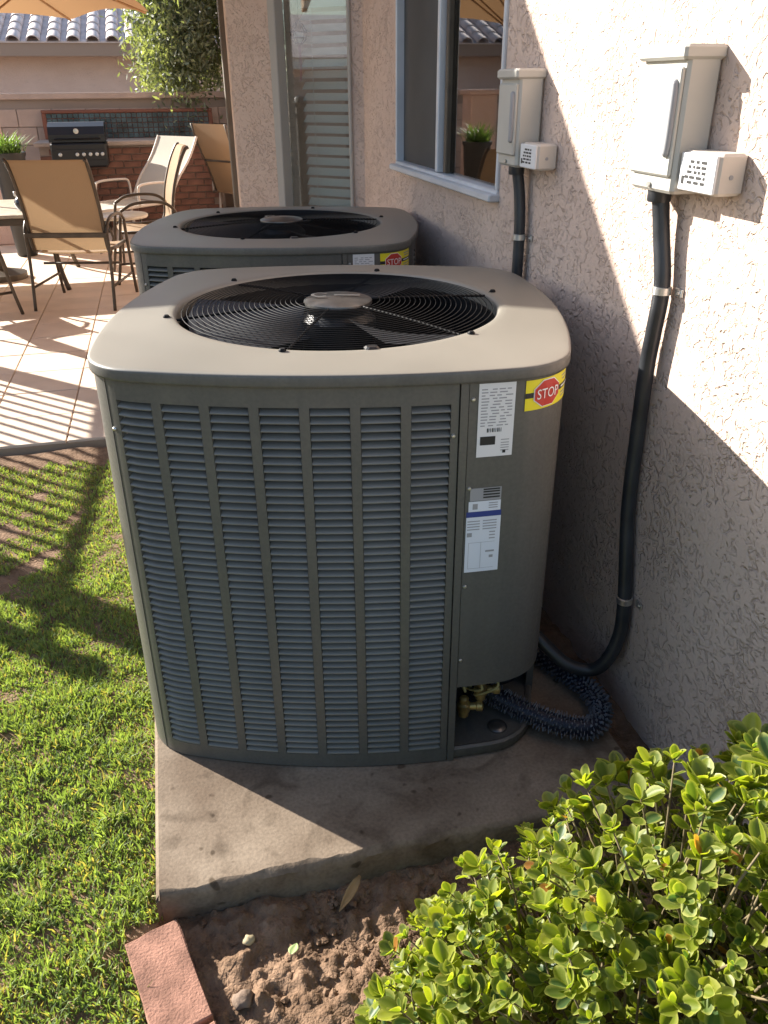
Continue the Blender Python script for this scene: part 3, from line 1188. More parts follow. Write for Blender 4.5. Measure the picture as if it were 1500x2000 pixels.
def make_unit(label):
    u = thing('air_conditioner', label, 'air conditioner', (.354, 1.836, 0), TH, 'air conditioning units on the slab')
    # base pan with a rolled rim and feet
    b = MB()
    ss = np.linspace(0, PER, 120, endpoint=False)
    ring = lambda o, z: [(*S(s, o), z) for s in ss] + [(*S(ss[0], o), z)]
    b.grid([ring(-.030, .004), ring(-.006, .004), ring(-.002, .010), ring(-.002, .030), ring(-.008, .034), ring(-.016, .030), ring(-.018, .024)])
    b.add([(*S(s, -.018), .024) for s in ss], [tuple(range(120))])
    b.add([(*S(s, -.030), .004) for s in ss], [tuple(range(119, -1, -1))])
    base = b.build('base_pan', 'cabinet', u, True, 40)
    for s in (.15, 1.0, 1.9, 2.7):
        b = MB()
        x, y = S(s, -.07)
        b.lathe([(.03, 0), (.03, .004), (.024, .006)], (x, y, 0), 12)
        b.build('foot', 'black', base)
    # corner posts
    Q = PER / 4
    for a, c in ((-Q + .33, S_L), (2 * Q + .33, 3 * Q - .33), (Q + .33, 2 * Q - .33)):
        b = MB()
        strip(b, a + .0015, c - .0018, PZ0, PZ1, .001, 16, .014)
        b.build('corner_post', 'cabinet', u, True, 40)
    # louvre panels: front, then left, back and right
    fp = louver_panel('louver_panel', u, S_L + .0, S_R - .001, PZ0, PZ1, FCOLS, HZ0, HZ1)
    rest = MB()
    for ci, (a, c) in enumerate(FCOLS):
        m0 = MB()
        louver_rows(m0, a, c, 0, PITCH)
        first = None
        for r in range(ROWS):
            z = HZ0 + r * PITCH
            if r < 9:
                louver_rows(rest, a, c, z, PITCH)
                continue
            if first is None:
                first = m0.build('louver', 'louver', fp, True)
                o = first
            else:
                o = first.copy()
                col.objects.link(o)
            o.location = (0, 0, z)
    stuff(rest.build('lower_louvers', 'louver', fp, True))
    for k, (a, c) in ((3, (-.33, .33)), (2, (-.33, .33)), (1, (-.2, .33))):
        a, c = a + k * Q, c + k * Q
        if k == 1:
            a = S_E + .0015
        nc = int((c - a - .035) / .0903)
        pad = (c - a - nc * .0903 + .019) / 2
        cols_ = [(a + pad + .0903 * i, a + pad + .0903 * i + .0715) for i in range(nc)]
        pp = louver_panel('side_louver_panel', u, a, c, PZ0, PZ1, cols_, HZ0, HZ1)
        rest = MB()
        for (p, q) in cols_:
            for r in range(ROWS):
                louver_rows(rest, p, q, HZ0 + r * PITCH, PITCH, 2)
        stuff(rest.build('side_louvers', 'louver', pp, True))
    # coil behind the louvres; set back in the service corner
    b = MB()
    ss2 = np.linspace(0, PER, 160)
    off = lambda s: -.045 - .11 * float(np.clip((s - S_R + .01) / .03, 0, 1) * np.clip((S_E + .01 - s) / .03, 0, 1))
    b.grid([[(*S(s, off(s)), z) for s in ss2] for z in (.024, .88)])
    b.add([(*S(s, off(s)), .30) for s in ss2[:-1]], [tuple(range(159))])
    b.build('coil', 'coil', u, True, 60)
    # service panel round the right front corner, open at the bottom
    b = MB()
    strip(b, S_R + .0015, S_R + .016, PZ0, PZ1, .0025, 2, .010)          # flange
    b.build('panel_flange', 'cabinet', u, True, 40)
    b = MB()
    strip(b, S_R + .0175, S_E, .212, PZ1, .0008, 26, .012)
    sp = b.build('service_panel', 'cabinet', u, True, 40)
    for s, z in ((S_R + .0245, .868), (S_R + .0245, .690), (S_R + .0245, .470), (S_R + .0225, .285), (S_R - .010, .80), (S_L + .006, .80)):
        b = MB()
        x, y = S(s, .0)
        x2, y2 = S(s, .004)
        dx_, dy_ = x2 - x, y2 - y
        h = math.atan2(dy_, dx_)
        b.lathe([(.0042, 0.), (.0042, .002), (.0028, .0042), (.0005, .0046)], (0, 0, 0), 10, 'X')
        b.v = [(x + p[0] * math.cos(h) - p[1] * math.sin(h), y + p[0] * math.sin(h) + p[1] * math.cos(h), p[2] + z) for p in b.v]
        b.build('screw', 'silver', u, True, 40)
    # valves and wires in the opening
    for s, o, z in ((.29, -.075, .09), (.335, -.085, .125)):
        x, y = S(s, o)
        b = MB()
        b.lathe([(.008, -.03), (.012, -.026), (.012, -.012), (.016, -.01), (.016, .008), (.011, .012), (.011, .024), (.006, .028)], (x, y, z), 10)
        b.lathe([(.007, .0), (.009, .004), (.009, .028), (.012, .03), (.012, .042), (.004, .046)], (x, y, z), 10, 'X')
        b.build('service_valve', 'brass', u, True, 40)
    for q in range(3):
        x, y = S(.27 + .04 * q, -.05)
        x3, y3 = S(.31 + .02 * q, -.10)
        b = MB()
        b.tube(curve([(x, y, .20), (x + .012, y - .01, .165), (x3 - .02, y3 - .02, .15 - .02 * q), (x3, y3, .12), (x3 + .02, y3 + .01, .17)], 6), .0032, 6)
        b.build('wire', 'wire', u, True)
    x, y = S(.395, -.055)
    b = MB()
    b.lathe([(.022, .024), (.023, .028), (.018, .032), (.010, .034)], (x, y, 0), 18)
    b.build('drain_cap', 'cap', u, True, 40)
    # lid
    N = 160
    angs = [2 * math.pi * k / N for k in range(N + 1)]
    ssd = np.linspace(0, PER, 2000)
    pts0 = np.array([S(s) for s in ssd])
    aa = np.unwrap(np.arctan2(pts0[:, 1], pts0[:, 0]))
    ordr = np.argsort(aa)

    def sA(h):
        base_ = aa[ordr[0]]
        q = (h - base_) % (2 * math.pi) + base_
        return float(np.interp(q, aa[ordr], ssd[ordr]))
    sv = [sA(h) for h in angs]
    oc = lambda o, z: [(*S(s, o), z) for s in sv]

    RG = .358

    def mixring(t, z, o=-.03, Rr=RG + .016):
        out = []
        for h, s in zip(angs, sv):
            p = S(s, o)
            out.append((p[0] * (1 - t) + Rr * math.cos(h) * t, p[1] * (1 - t) + Rr * math.sin(h) * t, z))
        return out
    circ = lambda r, z: [(r * math.cos(h), r * math.sin(h), z) for h in angs]
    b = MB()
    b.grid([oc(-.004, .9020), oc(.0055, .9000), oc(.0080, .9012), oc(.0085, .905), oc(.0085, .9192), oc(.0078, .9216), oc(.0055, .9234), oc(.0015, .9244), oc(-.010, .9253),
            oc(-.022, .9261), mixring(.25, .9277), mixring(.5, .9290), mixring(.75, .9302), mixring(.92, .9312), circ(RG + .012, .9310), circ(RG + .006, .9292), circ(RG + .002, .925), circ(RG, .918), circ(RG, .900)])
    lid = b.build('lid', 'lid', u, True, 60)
    lid.data.materials.append(M['cabinet'])          # rim keeps plain cabinet paint; sun sheen is painted into the lighter top
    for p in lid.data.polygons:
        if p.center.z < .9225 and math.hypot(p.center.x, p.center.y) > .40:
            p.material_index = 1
    b = MB()
    b.grid([circ(RG, .900), circ(RG - .004, .87), circ(RG - .012, .80), circ(RG + .03, .74)])
    b.build('fan_shroud', 'black', u, True, 60)
    # wire guard: rings, spokes, clips
    zg = lambda r: .9275 + .014 * (1 - (r / RG) ** 2)
    b = MB()
    r = .095
    while r < RG - .004:
        b.tube([(r * math.cos(h), r * math.sin(h), zg(r)) for h in np.linspace(0, 2 * math.pi, 72, endpoint=False)], .0009, 5, True)
        r += .0115
    guard = b.build('fan_guard', 'blackmetal', u, True)
    for k in range(6):
        h = R(17 + 60 * k)
        b = MB()
        b.tube([(q * math.cos(h), q * math.sin(h), zg(q) - .004) for q in np.linspace(.06, RG + .004, 8)] + [((RG + .022) * math.cos(h), (RG + .022) * math.sin(h), .9340)], .0032, 6)
        b.build('spoke', 'blackmetal', guard, True)
        b = MB()
        b.lathe([(.0075, 0), (.0075, .002), (.005, .0055)], ((RG + .022) * math.cos(h), (RG + .022) * math.sin(h), .9311), 10)
        b.build('guard_screw', 'blackmetal', guard, True, 40)
    h = R(-77)
    b = MB()
    b.bbox(((RG + .004) * math.cos(h), (RG + .004) * math.sin(h), .929), (.026, .028, .012), .004, h)
    b.build('guard_clip', 'black', guard)
    b = MB()
    b.lathe([(.0, .932), (.076, .932), (.078, .935), (.077, .941), (.068, .9445), (.0, .9500)], (0, 0, 0), 40, 'Z', False)
    cap = b.build('fan_cap', 'cap', u, True, 35)
    b = MB()
    ar = [R(40 + 280 * k / 26) for k in range(27)]
    b.grid([[(-.040 + rr * math.cos(t), .006 + rr * math.sin(t) * 1.0, .9512) for t in ar] for rr in (.014, .021)])
    b.grid([[(-.010 + .075 * k, -.004, .9508), (-.010 + .075 * k, .010, .9508)] for k in (0, 1)][::1] if False else [[(-.008, .000, .9508), (-.008, .010, .9508)], [(.050, .000, .9503), (.050, .010, .9503)]])
    b.build('emblem', 'silver', cap)
    # motor and blades under the guard
    b = MB()
    b.lathe([(.0, .70), (.085, .70), (.085, .90), (.07, .915), (0, .918)], (0, 0, 0), 28, 'Z', False)
    b.build('motor', 'black', u, True, 40)
    for k in range(3):
        P = []
        for rr in np.linspace(.08, RG - .022, 7):
            row = []
            for t in np.linspace(-.52, .52, 9):
                h = R(75 + 120 * k) + t + .25 * (rr - .08)
                row.append((rr * math.cos(h), rr * math.sin(h), .892 - .050 * t + .012 * (rr / RG)))
            P.append(row)
        b = MB()
        b.grid(P)
        b.build('fan_blade', 'fan', u, True)
    make_labels(sp)
    return u


unit = make_unit('grey louvered air conditioner beside the shrub, its STOP sticker in full view')
unit2 = copy_tree(unit)
unit2.location = (.405, 3.134, 0)
unit2.rotation_euler = (0, 0, TH)
unit2['label'] = 'shaded air conditioner standing between the bay and the unit beside the shrub'

# ------------------------------------------------------------------ disconnect boxes, conduits, line set
def sw_box(label, yc, zt, zb, yw, small, group):
    """yc = near side y, yw = width along the wall"""
    t = thing('disconnect_box', label, 'electrical box', (W, yc, zb), 0, group)
    h = zt - zb
    b = MB()
    b.bbox((-.035, yw / 2, h / 2), (.066, yw, h), .006)
    b.build('body', 'grey_box', t)
    b = MB()
    b.bbox((-.0385, yw / 2, h + .006), (.084, yw + .010, .024), .005)
    b.build('hood', 'grey_box', t)
    b = MB()
    b.bbox((-.072, yw / 2, h * .53), (.008, yw - .012, h * .80), .004)
    d = b.build('cover', 'grey_box', t)
    b = MB()
    pts = [(-.0775, .020, h * .28), (-.0785, .016, h * .40), (-.0785, .016, h * .72), (-.0775, .020, h * .84)]
    b.tube(curve(pts, 5), [.003] + [.0075] * 14 + [.003], 8)
    b.build('finger_groove', 'ink', d, True)
    b = MB()
    b.lathe([(.005, 0), (.005, .003), (.003, .005)], (-.073, yw / 2, .012), 10, 'X')
    b.build('screw', 'silver', t, True, 40)
    return t


def surge(label, yc, z0, z1, yw, group):
    t = thing('surge_protector', label, 'electrical box', (W, yc, z0), 0, group)
    h = z1 - z0
    b = MB()
    b.bbox((-.028, yw / 2, h / 2), (.055, yw, h), .005)
    b.build('body', 'tan_box', t)
    b = MB()
    b.bbox((-.0575, yw / 2, h / 2), (.005, yw - .006, h - .006), .0015)
    fc = b.build('face_plate', 'paper', t)
    b = MB()
    q = random.Random(5)
    for r_ in range(5):
        y = .030
        while y < yw - .03:
            w = q.uniform(.006, .016)
            b.box((-.0604, y + w / 2, h * .26 + r_ * h * .125), (.0006, w, h * .07))
            y += w + q.uniform(.003, .007)
    b.box((-.0604, yw - .016, h * .30), (.0006, .008, h * .2))
    b.build('printed_label', 'inkblack', fc)
    b = MB()
    b.lathe([(.004, -.0015), (.004, .0)], (-.03, 0, h * .45), 10, 'Y')
    b.build('knockout', 'ink', t)
    return t


sw_box('sunlit grey disconnect box with a long finger groove in its cover', 1.424, 1.412, 1.188, .150, None, 'disconnect boxes on the wall')
sw_box('shaded grey disconnect box beside the aluminium window', 2.165, 1.388, 1.176, .128, None, 'disconnect boxes on the wall')
surge('sunlit small square box with printed face under the larger disconnect box', 1.308, 1.196, 1.264, .113, 'surge protectors on the wall')
surge('shaded small square box with printed face under the disconnect box by the window', 2.056, 1.177, 1.238, .103, 'surge protectors on the wall')


def conduit(name, label, pts, r, straps, group):
    t = thing(name, label, 'conduit', pts[-1], 0, group)
    o0 = Vector(pts[-1])
    P = [p - o0 for p in curve(pts, 10)]
    b = MB()
    b.tube(P, r, 14)
    b.build('pipe', 'conduit', t, True, 60)
    b = MB()
    b.lathe([(r * 1.30, -.012), (r * 1.38, -.008), (r * 1.38, .010), (r * 1.1, .014)], Vector(pts[0]) - o0 + Vector((0, 0, -.012)), 12)
    b.build('fitting', 'conduit', t, True, 40)
    for s in straps:
        p = Vector(s) - o0
        b = MB()
        b.lathe([(r + .0012, -.008), (r + .0026, -.007), (r + .0026, .007), (r + .0012, .008)], p, 16)
        b.bbox((W - .0035 - o0.x, p.y - r - .013, p.z), (.004, .026, .016), .001)
        b.lathe([(.004, 0), (.003, -.004)], (W - .005 - o0.x, p.y - r - .016, p.z), 8, 'X')
        b.build('strap', 'silver', t, True, 40)
    return t


xw = W - .024
conduit('conduit', 'black conduit dropping from the shaded disconnect box behind the front unit',
        [(xw - .012, 2.231, 1.178), (xw - .002, 2.222, 1.10), (xw, 2.211, .994), (xw, 2.209, .80), (xw, 2.200, .50), (xw - .02, 2.20, .26), (xw - .10, 2.28, .15), (.80, 2.40, .13)], .0155,
        [(xw, 2.211, .994)], 'conduits on the wall')
conduit('conduit', 'black conduit bending from the sunlit box down to the front unit',
        [(xw - .012, 1.512, 1.19), (xw - .004, 1.496, 1.10), (xw, 1.476, 1.010), (xw, 1.482, .915), (xw, 1.488, .836), (xw, 1.486, .686), (xw, 1.478, .50), (xw, 1.440, .288), (xw - .005, 1.430, .19), (xw - .03, 1.432, .115), (.885, 1.452, .078), (.835, 1.482, .085), (.785, 1.535, .13), (.755, 1.575, .16)], .0165,
        [(xw, 1.4745, 1.002), (xw, 1.439, .285)], 'conduits on the wall')

# spiny refrigerant line looping out of the service opening
line = thing('refrigerant_line', 'bristly dark blue refrigerant line looping out of the unit on the slab', 'pipe', (.80, 1.33, 0))
path = curve([(.560, 1.520, .085), (.600, 1.475, .07), (.650, 1.425, .055), (.700, 1.375, .045), (.755, 1.325, .042), (.815, 1.300, .042), (.862, 1.335, .040), (.880, 1.405, .035), (.868, 1.480, .030), (.835, 1.560, .028), (.80, 1.66, .03)], 12)
o0 = Vector((.80, 1.33, 0))
b = MB()
b.tube([p - o0 for p in path], .021, 10)
b.build('pipe', 'spinecore', line, True)
b = MB()
nP = len(path)
for k in range(950):
    f = (k // 9) * (nP - 2) / 106. + rnd.uniform(-.1, .1)
    f = min(max(f, 0), nP - 2.01)
    i = int(f)
    p = path[i].lerp(path[i + 1], f - i)
    t = (path[i + 1] - path[i]).normalized()
    a = t.orthogonal().normalized()
    h = (k % 9) * .698 + (k // 9) * .35
    d = (a * math.cos(h) + t.cross(a) * math.sin(h))
    w = t.cross(d)
    d2 = (d + t * rnd.uniform(-.12, .12) + w * rnd.uniform(-.15, .15)).normalized()
    if (p + d * .034).z < -.004:
        continue
    q0, q1 = p + d * .018 - o0, p + d2 * rnd.uniform(.025, .032) - o0
    e = t * .0016
    g = w * .0036
    b.add([q0 - g, q0 + g, q1 + g * .6, q1 - g * .6, q0 - g + e, q0 + g + e, q1 + g * .6 + e, q1 - g * .6 + e],
          [(3, 2, 1, 0), (4, 5, 6, 7), (0, 1, 5, 4), (1, 2, 6, 5), (2, 3, 7, 6), (3, 0, 4, 7)])
stuff(b.build('spine_fins', 'spine', line))

# ------------------------------------------------------------------ bricks edging the bed, small litter
def brick_mesh(seed, d=(.100, .205, .06)):
    import bmesh
    q = random.Random(seed)
    bm = bmesh.new()
    bmesh.ops.create_cube(bm, size=1)
    bmesh.ops.scale(bm, vec=d, verts=bm.verts)
    bmesh.ops.subdivide_edges(bm, edges=bm.edges, cuts=7, use_grid_fill=True)
    bmesh.ops.bevel(bm, geom=[e for e in bm.edges if len(e.link_faces) == 2 and e.calc_face_angle(0) > 1], offset=.002, segments=1, affect='EDGES')
    for v in bm.verts:
        n_ = float(fbm(np.array(v.co.x * 1.3 + seed), np.array(v.co.y + v.co.z * 2), 30, 3, seed))
        v.co += v.normal * (.003 * n_)
    me = bpy.data.meshes.new('brick')
    bm.to_mesh(me)
    bm.free()
    for p in me.polygons:
        p.use_smooth = True
    me.set_sharp_from_angle(angle=R(28))
    me.materials.append(M['paver'])
    return me


for k, (x, y, z, rz, lab) in enumerate(((-.160, .980, -.064, R(15.5), 'whole red brick paver at the corner of the concrete slab'),
                                        (-.098, .770, -.068, R(18.0), 'brick paver laid end to end with the one at the slab corner'))):
    o = link('brick_paver', brick_mesh(4 + k))
    o.location = (x, y, z)
    o.rotation_euler = (R(1.5), R(-2), rz)
    tag(o, lab, 'brick', 'bricks edging the bed')


def leaf_shape(L_, Wd, cup=.2, bend=.2, n=6):
    """obovate leaf, length along +y: verts, quads, edge weight"""
    V, F, Ew = [], [], []
    for i in range(n + 1):
        t = i / n
        w = Wd * (math.sin(math.pi * min(1, t ** 1.35)) ** .62 if 0 < t < 1 else (.06 if t == 0 else .22))
        y = L_ * t
        z = bend * L_ * t * t
        for sx in (-1, -.5, 0, .5, 1):
            V.append((sx * w / 2, y, z + cup * abs(sx) * w / 2 + (0 if sx else -.0)))
            Ew.append(abs(sx) if 0 < i < n else 1)
    for i in range(n):
        for j in range(4):
            F.append((i * 5 + j, i * 5 + j + 1, i * 5 + 5 + j + 1, i * 5 + 5 + j))
    return np.array(V), np.array(F), np.array(Ew)


for nm, lab, cat, p, rz, L_, Wd, mm in (('fallen_leaf', 'pale green leaf lying on the bare soil', 'leaf', (.075, 1.005, -.060), 2.7, .032, .018, 'greenleaf'),
                                        ('dry_leaf', 'curled brown dry leaf on the soil under the slab edge', 'leaf', (.165, 1.050, -.060), -.8, .075, .020, 'dryleaf')):
    V, F, _ = leaf_shape(L_, Wd, .5, .25)
    b = MB()
    b.add(V.tolist(), [tuple(int(i) for i in f) for f in F])
    o = b.build(nm, mm, None, True)
    o.location = p
    o.rotation_euler = (.12, .1, rz)
    sm = o.modifiers.new('thick', 'SOLIDIFY')
    sm.thickness = .0008
    tag(o, lab, cat)
for p, r, lab, mm, sd in (((-.012, 1.035, -.062), .011, 'small yellowish pebble on the soil near the brick', 'pebble', 3), ((-.035, .925, -.066), .019, 'brown stone on the soil beside the brick', 'stone', 8)):
    V, F = blob(r, sd, 2, .75)
    b = MB()
    b.add(V, F)
    o = b.build('pebble', mm, None, True)
    o.location = p
    tag(o, lab, 'stone')

# ------------------------------------------------------------------ shrub
shrub = thing('shrub', 'leafy green shrub with pale leaf margins at the house corner', 'shrub', (.66, .55, -.09))
O = np.array(shrub.location)
ELL = [((.80, .48, .12), (.34, .42, .50)), ((.49, .58, .08), (.29, .36, .33)), ((.335, .63, .03), (.195, .28, .22)), ((.95, .35, .1), (.3, .4, .5)), ((.60, .62, .14), (.26, .29, .41))]


def inside(p, sc_=1.):
    return max(1 - sum(((p[i] - c[i]) / (r[i] * sc_)) ** 2 for i in range(3)) for c, r in ELL)


variants = []
for k in range(9):
    q = random.Random(50 + k)
    V, F, Ew = leaf_shape(1, q.uniform(.54, .70), q.uniform(.15, .60), q.uniform(-.10, .25))
    hue = q.random()
    c0 = np.array([.034, .082, .016]) * (1 - hue) + np.array([.195, .245, .018]) * hue
    if k == 6:
        c0 = np.array([.27, .31, .030])
    if k == 7:
        c0 = np.array([.055, .120, .045])
    if k == 8:
        c0 = np.array([.42, .17, .045])
    c1 = np.array([.42, .43, .13])
    e = np.clip((Ew - .55) / .45, 0, 1)[:, None] ** 2 * (.35 + .45 * q.random())
    rib = (np.abs(V[:, :1]) < 1e-6) * .18
    C_ = c0 * (1 - e) + c1 * e
    C_ = C_ * (1 - rib) + np.array([.26, .30, .12]) * rib
    variants.append((V, F, C_))
leaves = []          # (variant, matrix)
stems = MB()
shoots = 0
tries = 0
while shoots < 1600 and tries < 50000:
    tries += 1
    c, r = ELL[rnd.choices(range(5), (5, 4, 2, 3, 3))[0]]
    h, zz = rnd.uniform(0, 2 * math.pi), rnd.uniform(-.3, 1)
    q = math.sqrt(1 - zz * zz)
    nrm = Vector((math.cos(h) * q / r[0], math.sin(h) * q / r[1], zz / r[2])).normalized()
    dpt = rnd.choice((1, 1, 1, .94, .86, .75)) * rnd.uniform(.96, 1.06)
    p = Vector((c[0] + r[0] * math.cos(h) * q * dpt, c[1] + r[1] * math.sin(h) * q * dpt, c[2] + r[2] * zz * dpt))
    if inside(p, .93) > 0 and dpt > .93:
        continue
    if p.z < -.06 or (p.y > .84 and p.x > W - .05) or p.y > 1.04:
        continue
    if (p - CAM).length < .45:
        continue
    shoots += 1
    ax = (nrm * .75 + Vector((0, 0, .65)) + Vector((rnd.gauss(0, .25), rnd.gauss(0, .25), 0))).normalized()
    root = p - ax * rnd.uniform(.07, .13) - nrm * .03
    stems.tube([root - Vector(O), (root + p) / 2 + Vector((rnd.gauss(0, .004), rnd.gauss(0, .004), 0)) - Vector(O), p - Vector(O)], [.0022, .0018, .0012], 5)
    nl = rnd.randint(6, 9)
    a0 = rnd.uniform(0, 6.28)
    ortho = ax.orthogonal().normalized()
    size = rnd.choice((.017, .022, .026, .030, .035)) * rnd.uniform(.9, 1.1) * (1 + .15 * (p.x > .6))
    for k in range(nl + 3):
        t = k / nl
        ang = a0 + k * 2.399
        out = (ortho * math.cos(ang) + ax.cross(ortho) * math.sin(ang))
        el = .18 + .85 * min(1, 1 - .55 * t) if k < nl else rnd.uniform(1.1, 1.5)
        d_ = (ax * math.cos(el) + out * math.sin(el)).normalized()
        d_ = (d_ + Vector((rnd.gauss(0, .14), rnd.gauss(0, .14), rnd.gauss(0, .14)))).normalized()
        nn = (ax - d_ * ax.dot(d_))
        if nn.length < .05:
            nn = -out
        nn = (nn.normalized() + Vector((rnd.gauss(0, .22), rnd.gauss(0, .22), rnd.gauss(0, .22))))
        nn = (nn - d_ * nn.dot(d_)).normalized()
        xx = d_.cross(nn)
        L_ = size * rnd.uniform(.75, 1.12) * (.62 if t > .8 and k < nl else 1)
        pos = p - ax * (.010 * (1 - t) + (0 if k < nl else rnd.uniform(.015, .06)))
        m4 = Matrix(((xx.x * L_, d_.x * L_, nn.x * L_, pos.x - O[0]), (xx.y * L_, d_.y * L_, nn.y * L_, pos.y - O[1]), (xx.z * L_, d_.z * L_, nn.z * L_, pos.z - O[2]), (0, 0, 0, 1)))
        v = rnd.choices(range(9), (4, 5, 5, 5, 4, 4, 3, 4, .35))[0]
        leaves.append((v, m4, pos + d_ * L_ * .5, L_, dpt))
stems_o = stems.build('stems', 'twig', shrub, True)
# woody branches
b = MB()
for k in range(26):
    h = rnd.uniform(0, 6.28)
    e = Vector((.66 + .24 * math.cos(h), .52 + .22 * math.sin(h), rnd.uniform(.10, .30)))
    s_ = Vector((.68 + rnd.gauss(0, .05), .5 + rnd.gauss(0, .05), -.10))
    mid = s_.lerp(e, .5) + Vector((rnd.gauss(0, .02), rnd.gauss(0, .02), .05))
    b.tube([p - Vector(O) for p in curve([s_, mid, e], 4)], [.0065 - .0006 * i for i in range(9)], 6)
b.build('branches', 'twig', shrub, True)


def in_view(p):
    v = p - CAM
    z = v.dot(fwd)
    if z < .1:
        return None
    return (750 + 1600 * v.dot(rgt) / z, 1000 - 1600 * v.dot(upv) / z, z)


cand = []
for i, lf in enumerate(leaves):
    q = in_view(lf[2])
    if q and 0 < q[0] < 1500 and 0 < q[1] < 2000:
        if inside(lf[2], .90) > 0:
            continue
        cand.append((lf[3] / q[2], i))
cand.sort(reverse=True)
pick = {i for _, i in cand[:298]}
vm = []
for V, F, C_ in variants:
    me = bpy.data.meshes.new('leaf')
    me.from_pydata(V.tolist(), [], F.tolist())
    me.polygons.foreach_set('use_smooth', [True] * len(F))
    a = me.color_attributes.new('Col', 'FLOAT_COLOR', 'POINT')
    c4 = np.ones((len(V), 4), np.float32)
    c4[:, :3] = C_
    a.data.foreach_set('color', c4.ravel())
    me.materials.append(M['leaf'])
    vm.append(me)
AV, AF, AC = [], [], []
nb = 0
for i, (v, m4, c_, L_, dpt) in enumerate(leaves):
    if i in pick:
        o = bpy.data.objects.new('leaf', vm[v])
        col.objects.link(o)
        o.parent = shrub
        o.matrix_local = m4
    else:
        V, F, C_ = variants[v]
        A = np.array(m4)
        AV.append(V @ A[:3, :3].T + A[:3, 3])
        AF.append(F + nb)
        AC.append(C_ * rnd.uniform(.85, 1.15))
        nb += len(V)
stuff(fast_mesh('foliage', np.concatenate(AV), np.concatenate(AF), np.concatenate(AC), 'leaf', shrub, True))

# ------------------------------------------------------------------ patio furniture
def sling_chair(label, loc, rz, group, m='sling'):
    """high-backed sling dining chair, facing +y, origin on the floor under the seat"""
    t = thing('patio_chair', label, 'chair', loc, rz, group)
    w = .27
    back = [(-.20, .43), (-.225, .50), (-.235, .60), (-.26, .74), (-.32, .92), (-.385, 1.05), (-.42, 1.075)]
    P = [[(x, y, z - .010 * (1 - (x / w) ** 2)) for x in np.linspace(-w, w, 7)] for y, z in [(.22, .41), (.20, .43), (.0, .415), (-.14, .40), (-.195, .42)]]
    b = MB()
    b.grid(P)
    s_ = b.build('seat', m, t, True)
    b = MB()
    bc = curve([(0, *p) for p in back], 4)
    b.grid([[(x, p.y - .018 * (1 - (x / w) ** 2), p.z) for x in np.linspace(-w, w, 7)] for p in bc])
    b.build('backrest', m, t, True)
    for sx in (-1, 1):
        b = MB()
        b.tube(curve([(sx * (w + .012), *p) for p in back], 4), .014, 8)
        b.build('back_frame', 'bronze', t, True)
        b = MB()
        b.tube([(sx * (w + .012), -.20, .43), (sx * (w + .012), .0, .415), (sx * (w + .012), .22, .425)], .014, 8)
        b.build('seat_frame', 'bronze', t, True)
        b = MB()
        b.tube(curve([(sx * (w + .035), -.34, .0), (sx * (w + .035), -.29, .22), (sx * (w + .035), -.255, .44), (sx * (w + .035), -.245, .58), (sx * (w + .04), -.14, .655), (sx * (w + .045), .08, .655), (sx * (w + .04), .20, .60)], 6), .013, 8)
        b.build('arm', 'bronze', t, True)
        b = MB()
        b.tube(curve([(sx * (w + .04), .20, .60), (sx * (w + .035), .225, .45), (sx * (w + .035), .26, .20), (sx * (w + .035), .30, .0)], 5), .013, 8)
        b.build('leg', 'bronze', t, True)
    b = MB()
    b.bbox((0, -.262, .545), (2 * w + .08, .022, .036), .004)
    b.build('crossbar', 'bronze', t)
    b = MB()
    b.tube([(-w - .03, -.02, .30), (w + .03, -.02, .30)], .010, 8)
    for sx in (-1, 1):
        b.tube([(sx * (w + .03), -.30, .17), (sx * (w + .03), .26, .17)], .010, 8)
    b.build('stretcher', 'bronze', t, True)
    return t


sling_chair('tan sling patio chair with its back to the lawn, beside the pale table', (-.68, 7.02, PATIO), R(-14), 'sling chairs round the table')
sling_chair('sling patio chair standing sideways at the lawn edge of the table', (-1.55, 6.82, PATIO), R(-62), 'sling chairs round the table')
sling_chair('sling patio chair between the cream chaise and the rear air conditioner', (-.20, 7.9, PATIO), R(96), 'sling chairs round the table')
# table
tb = thing('patio_table', 'pale rectangular patio table carrying a dark pot', 'table', (-1.75, 8.0, PATIO))
b = MB()
b.bbox((0, 0, .605), (1.9, 1.15, .028), .008)
b.build('table_top', 'tabletop', tb)
b = MB()
for sx, sy, dx_, dy_ in ((0, -.56, 1.84, .03), (0, .56, 1.84, .03), (-.93, 0, .03, 1.09), (.93, 0, .03, 1.09)):
    b.bbox((sx, sy, .565), (dx_, dy_, .05), .004)
b.build('apron', 'bronze', tb)
for sx in (-1, 1):
    for sy in (-1, 1):
        b = MB()
        b.tube(curve([(sx * .86, sy * .50, .56), (sx * .82, sy * .46, .35), (sx * .84, sy * .48, .15), (sx * .88, sy * .52, 0)], 5), .02, 8)
        b.build('leg', 'bronze', tb, True)
pot = thing('candle_pot', 'small round dark pot standing on the pale table', 'pot', (-1.13, 7.72, PATIO + .619))
b = MB()
b.lathe([(.0, 0), (.04, .0), (.065, .02), (.078, .055), (.068, .09), (.05, .105), (.056, .115), (.05, .118), (.044, .10), (0, .09)], (0, 0, 0), 20, 'Z', False)
b.build('body', 'ceramic', pot, True, 50)
b = MB()
for k in range(3):
    h = k * 2.1 + .5
    b.tube([(.055 * math.cos(h), .055 * math.sin(h), .10), (.08 * math.cos(h), .08 * math.sin(h), .12), (.075 * math.cos(h), .075 * math.sin(h), .145)], .009, 6)
b.build('lug', 'silver', pot, True)


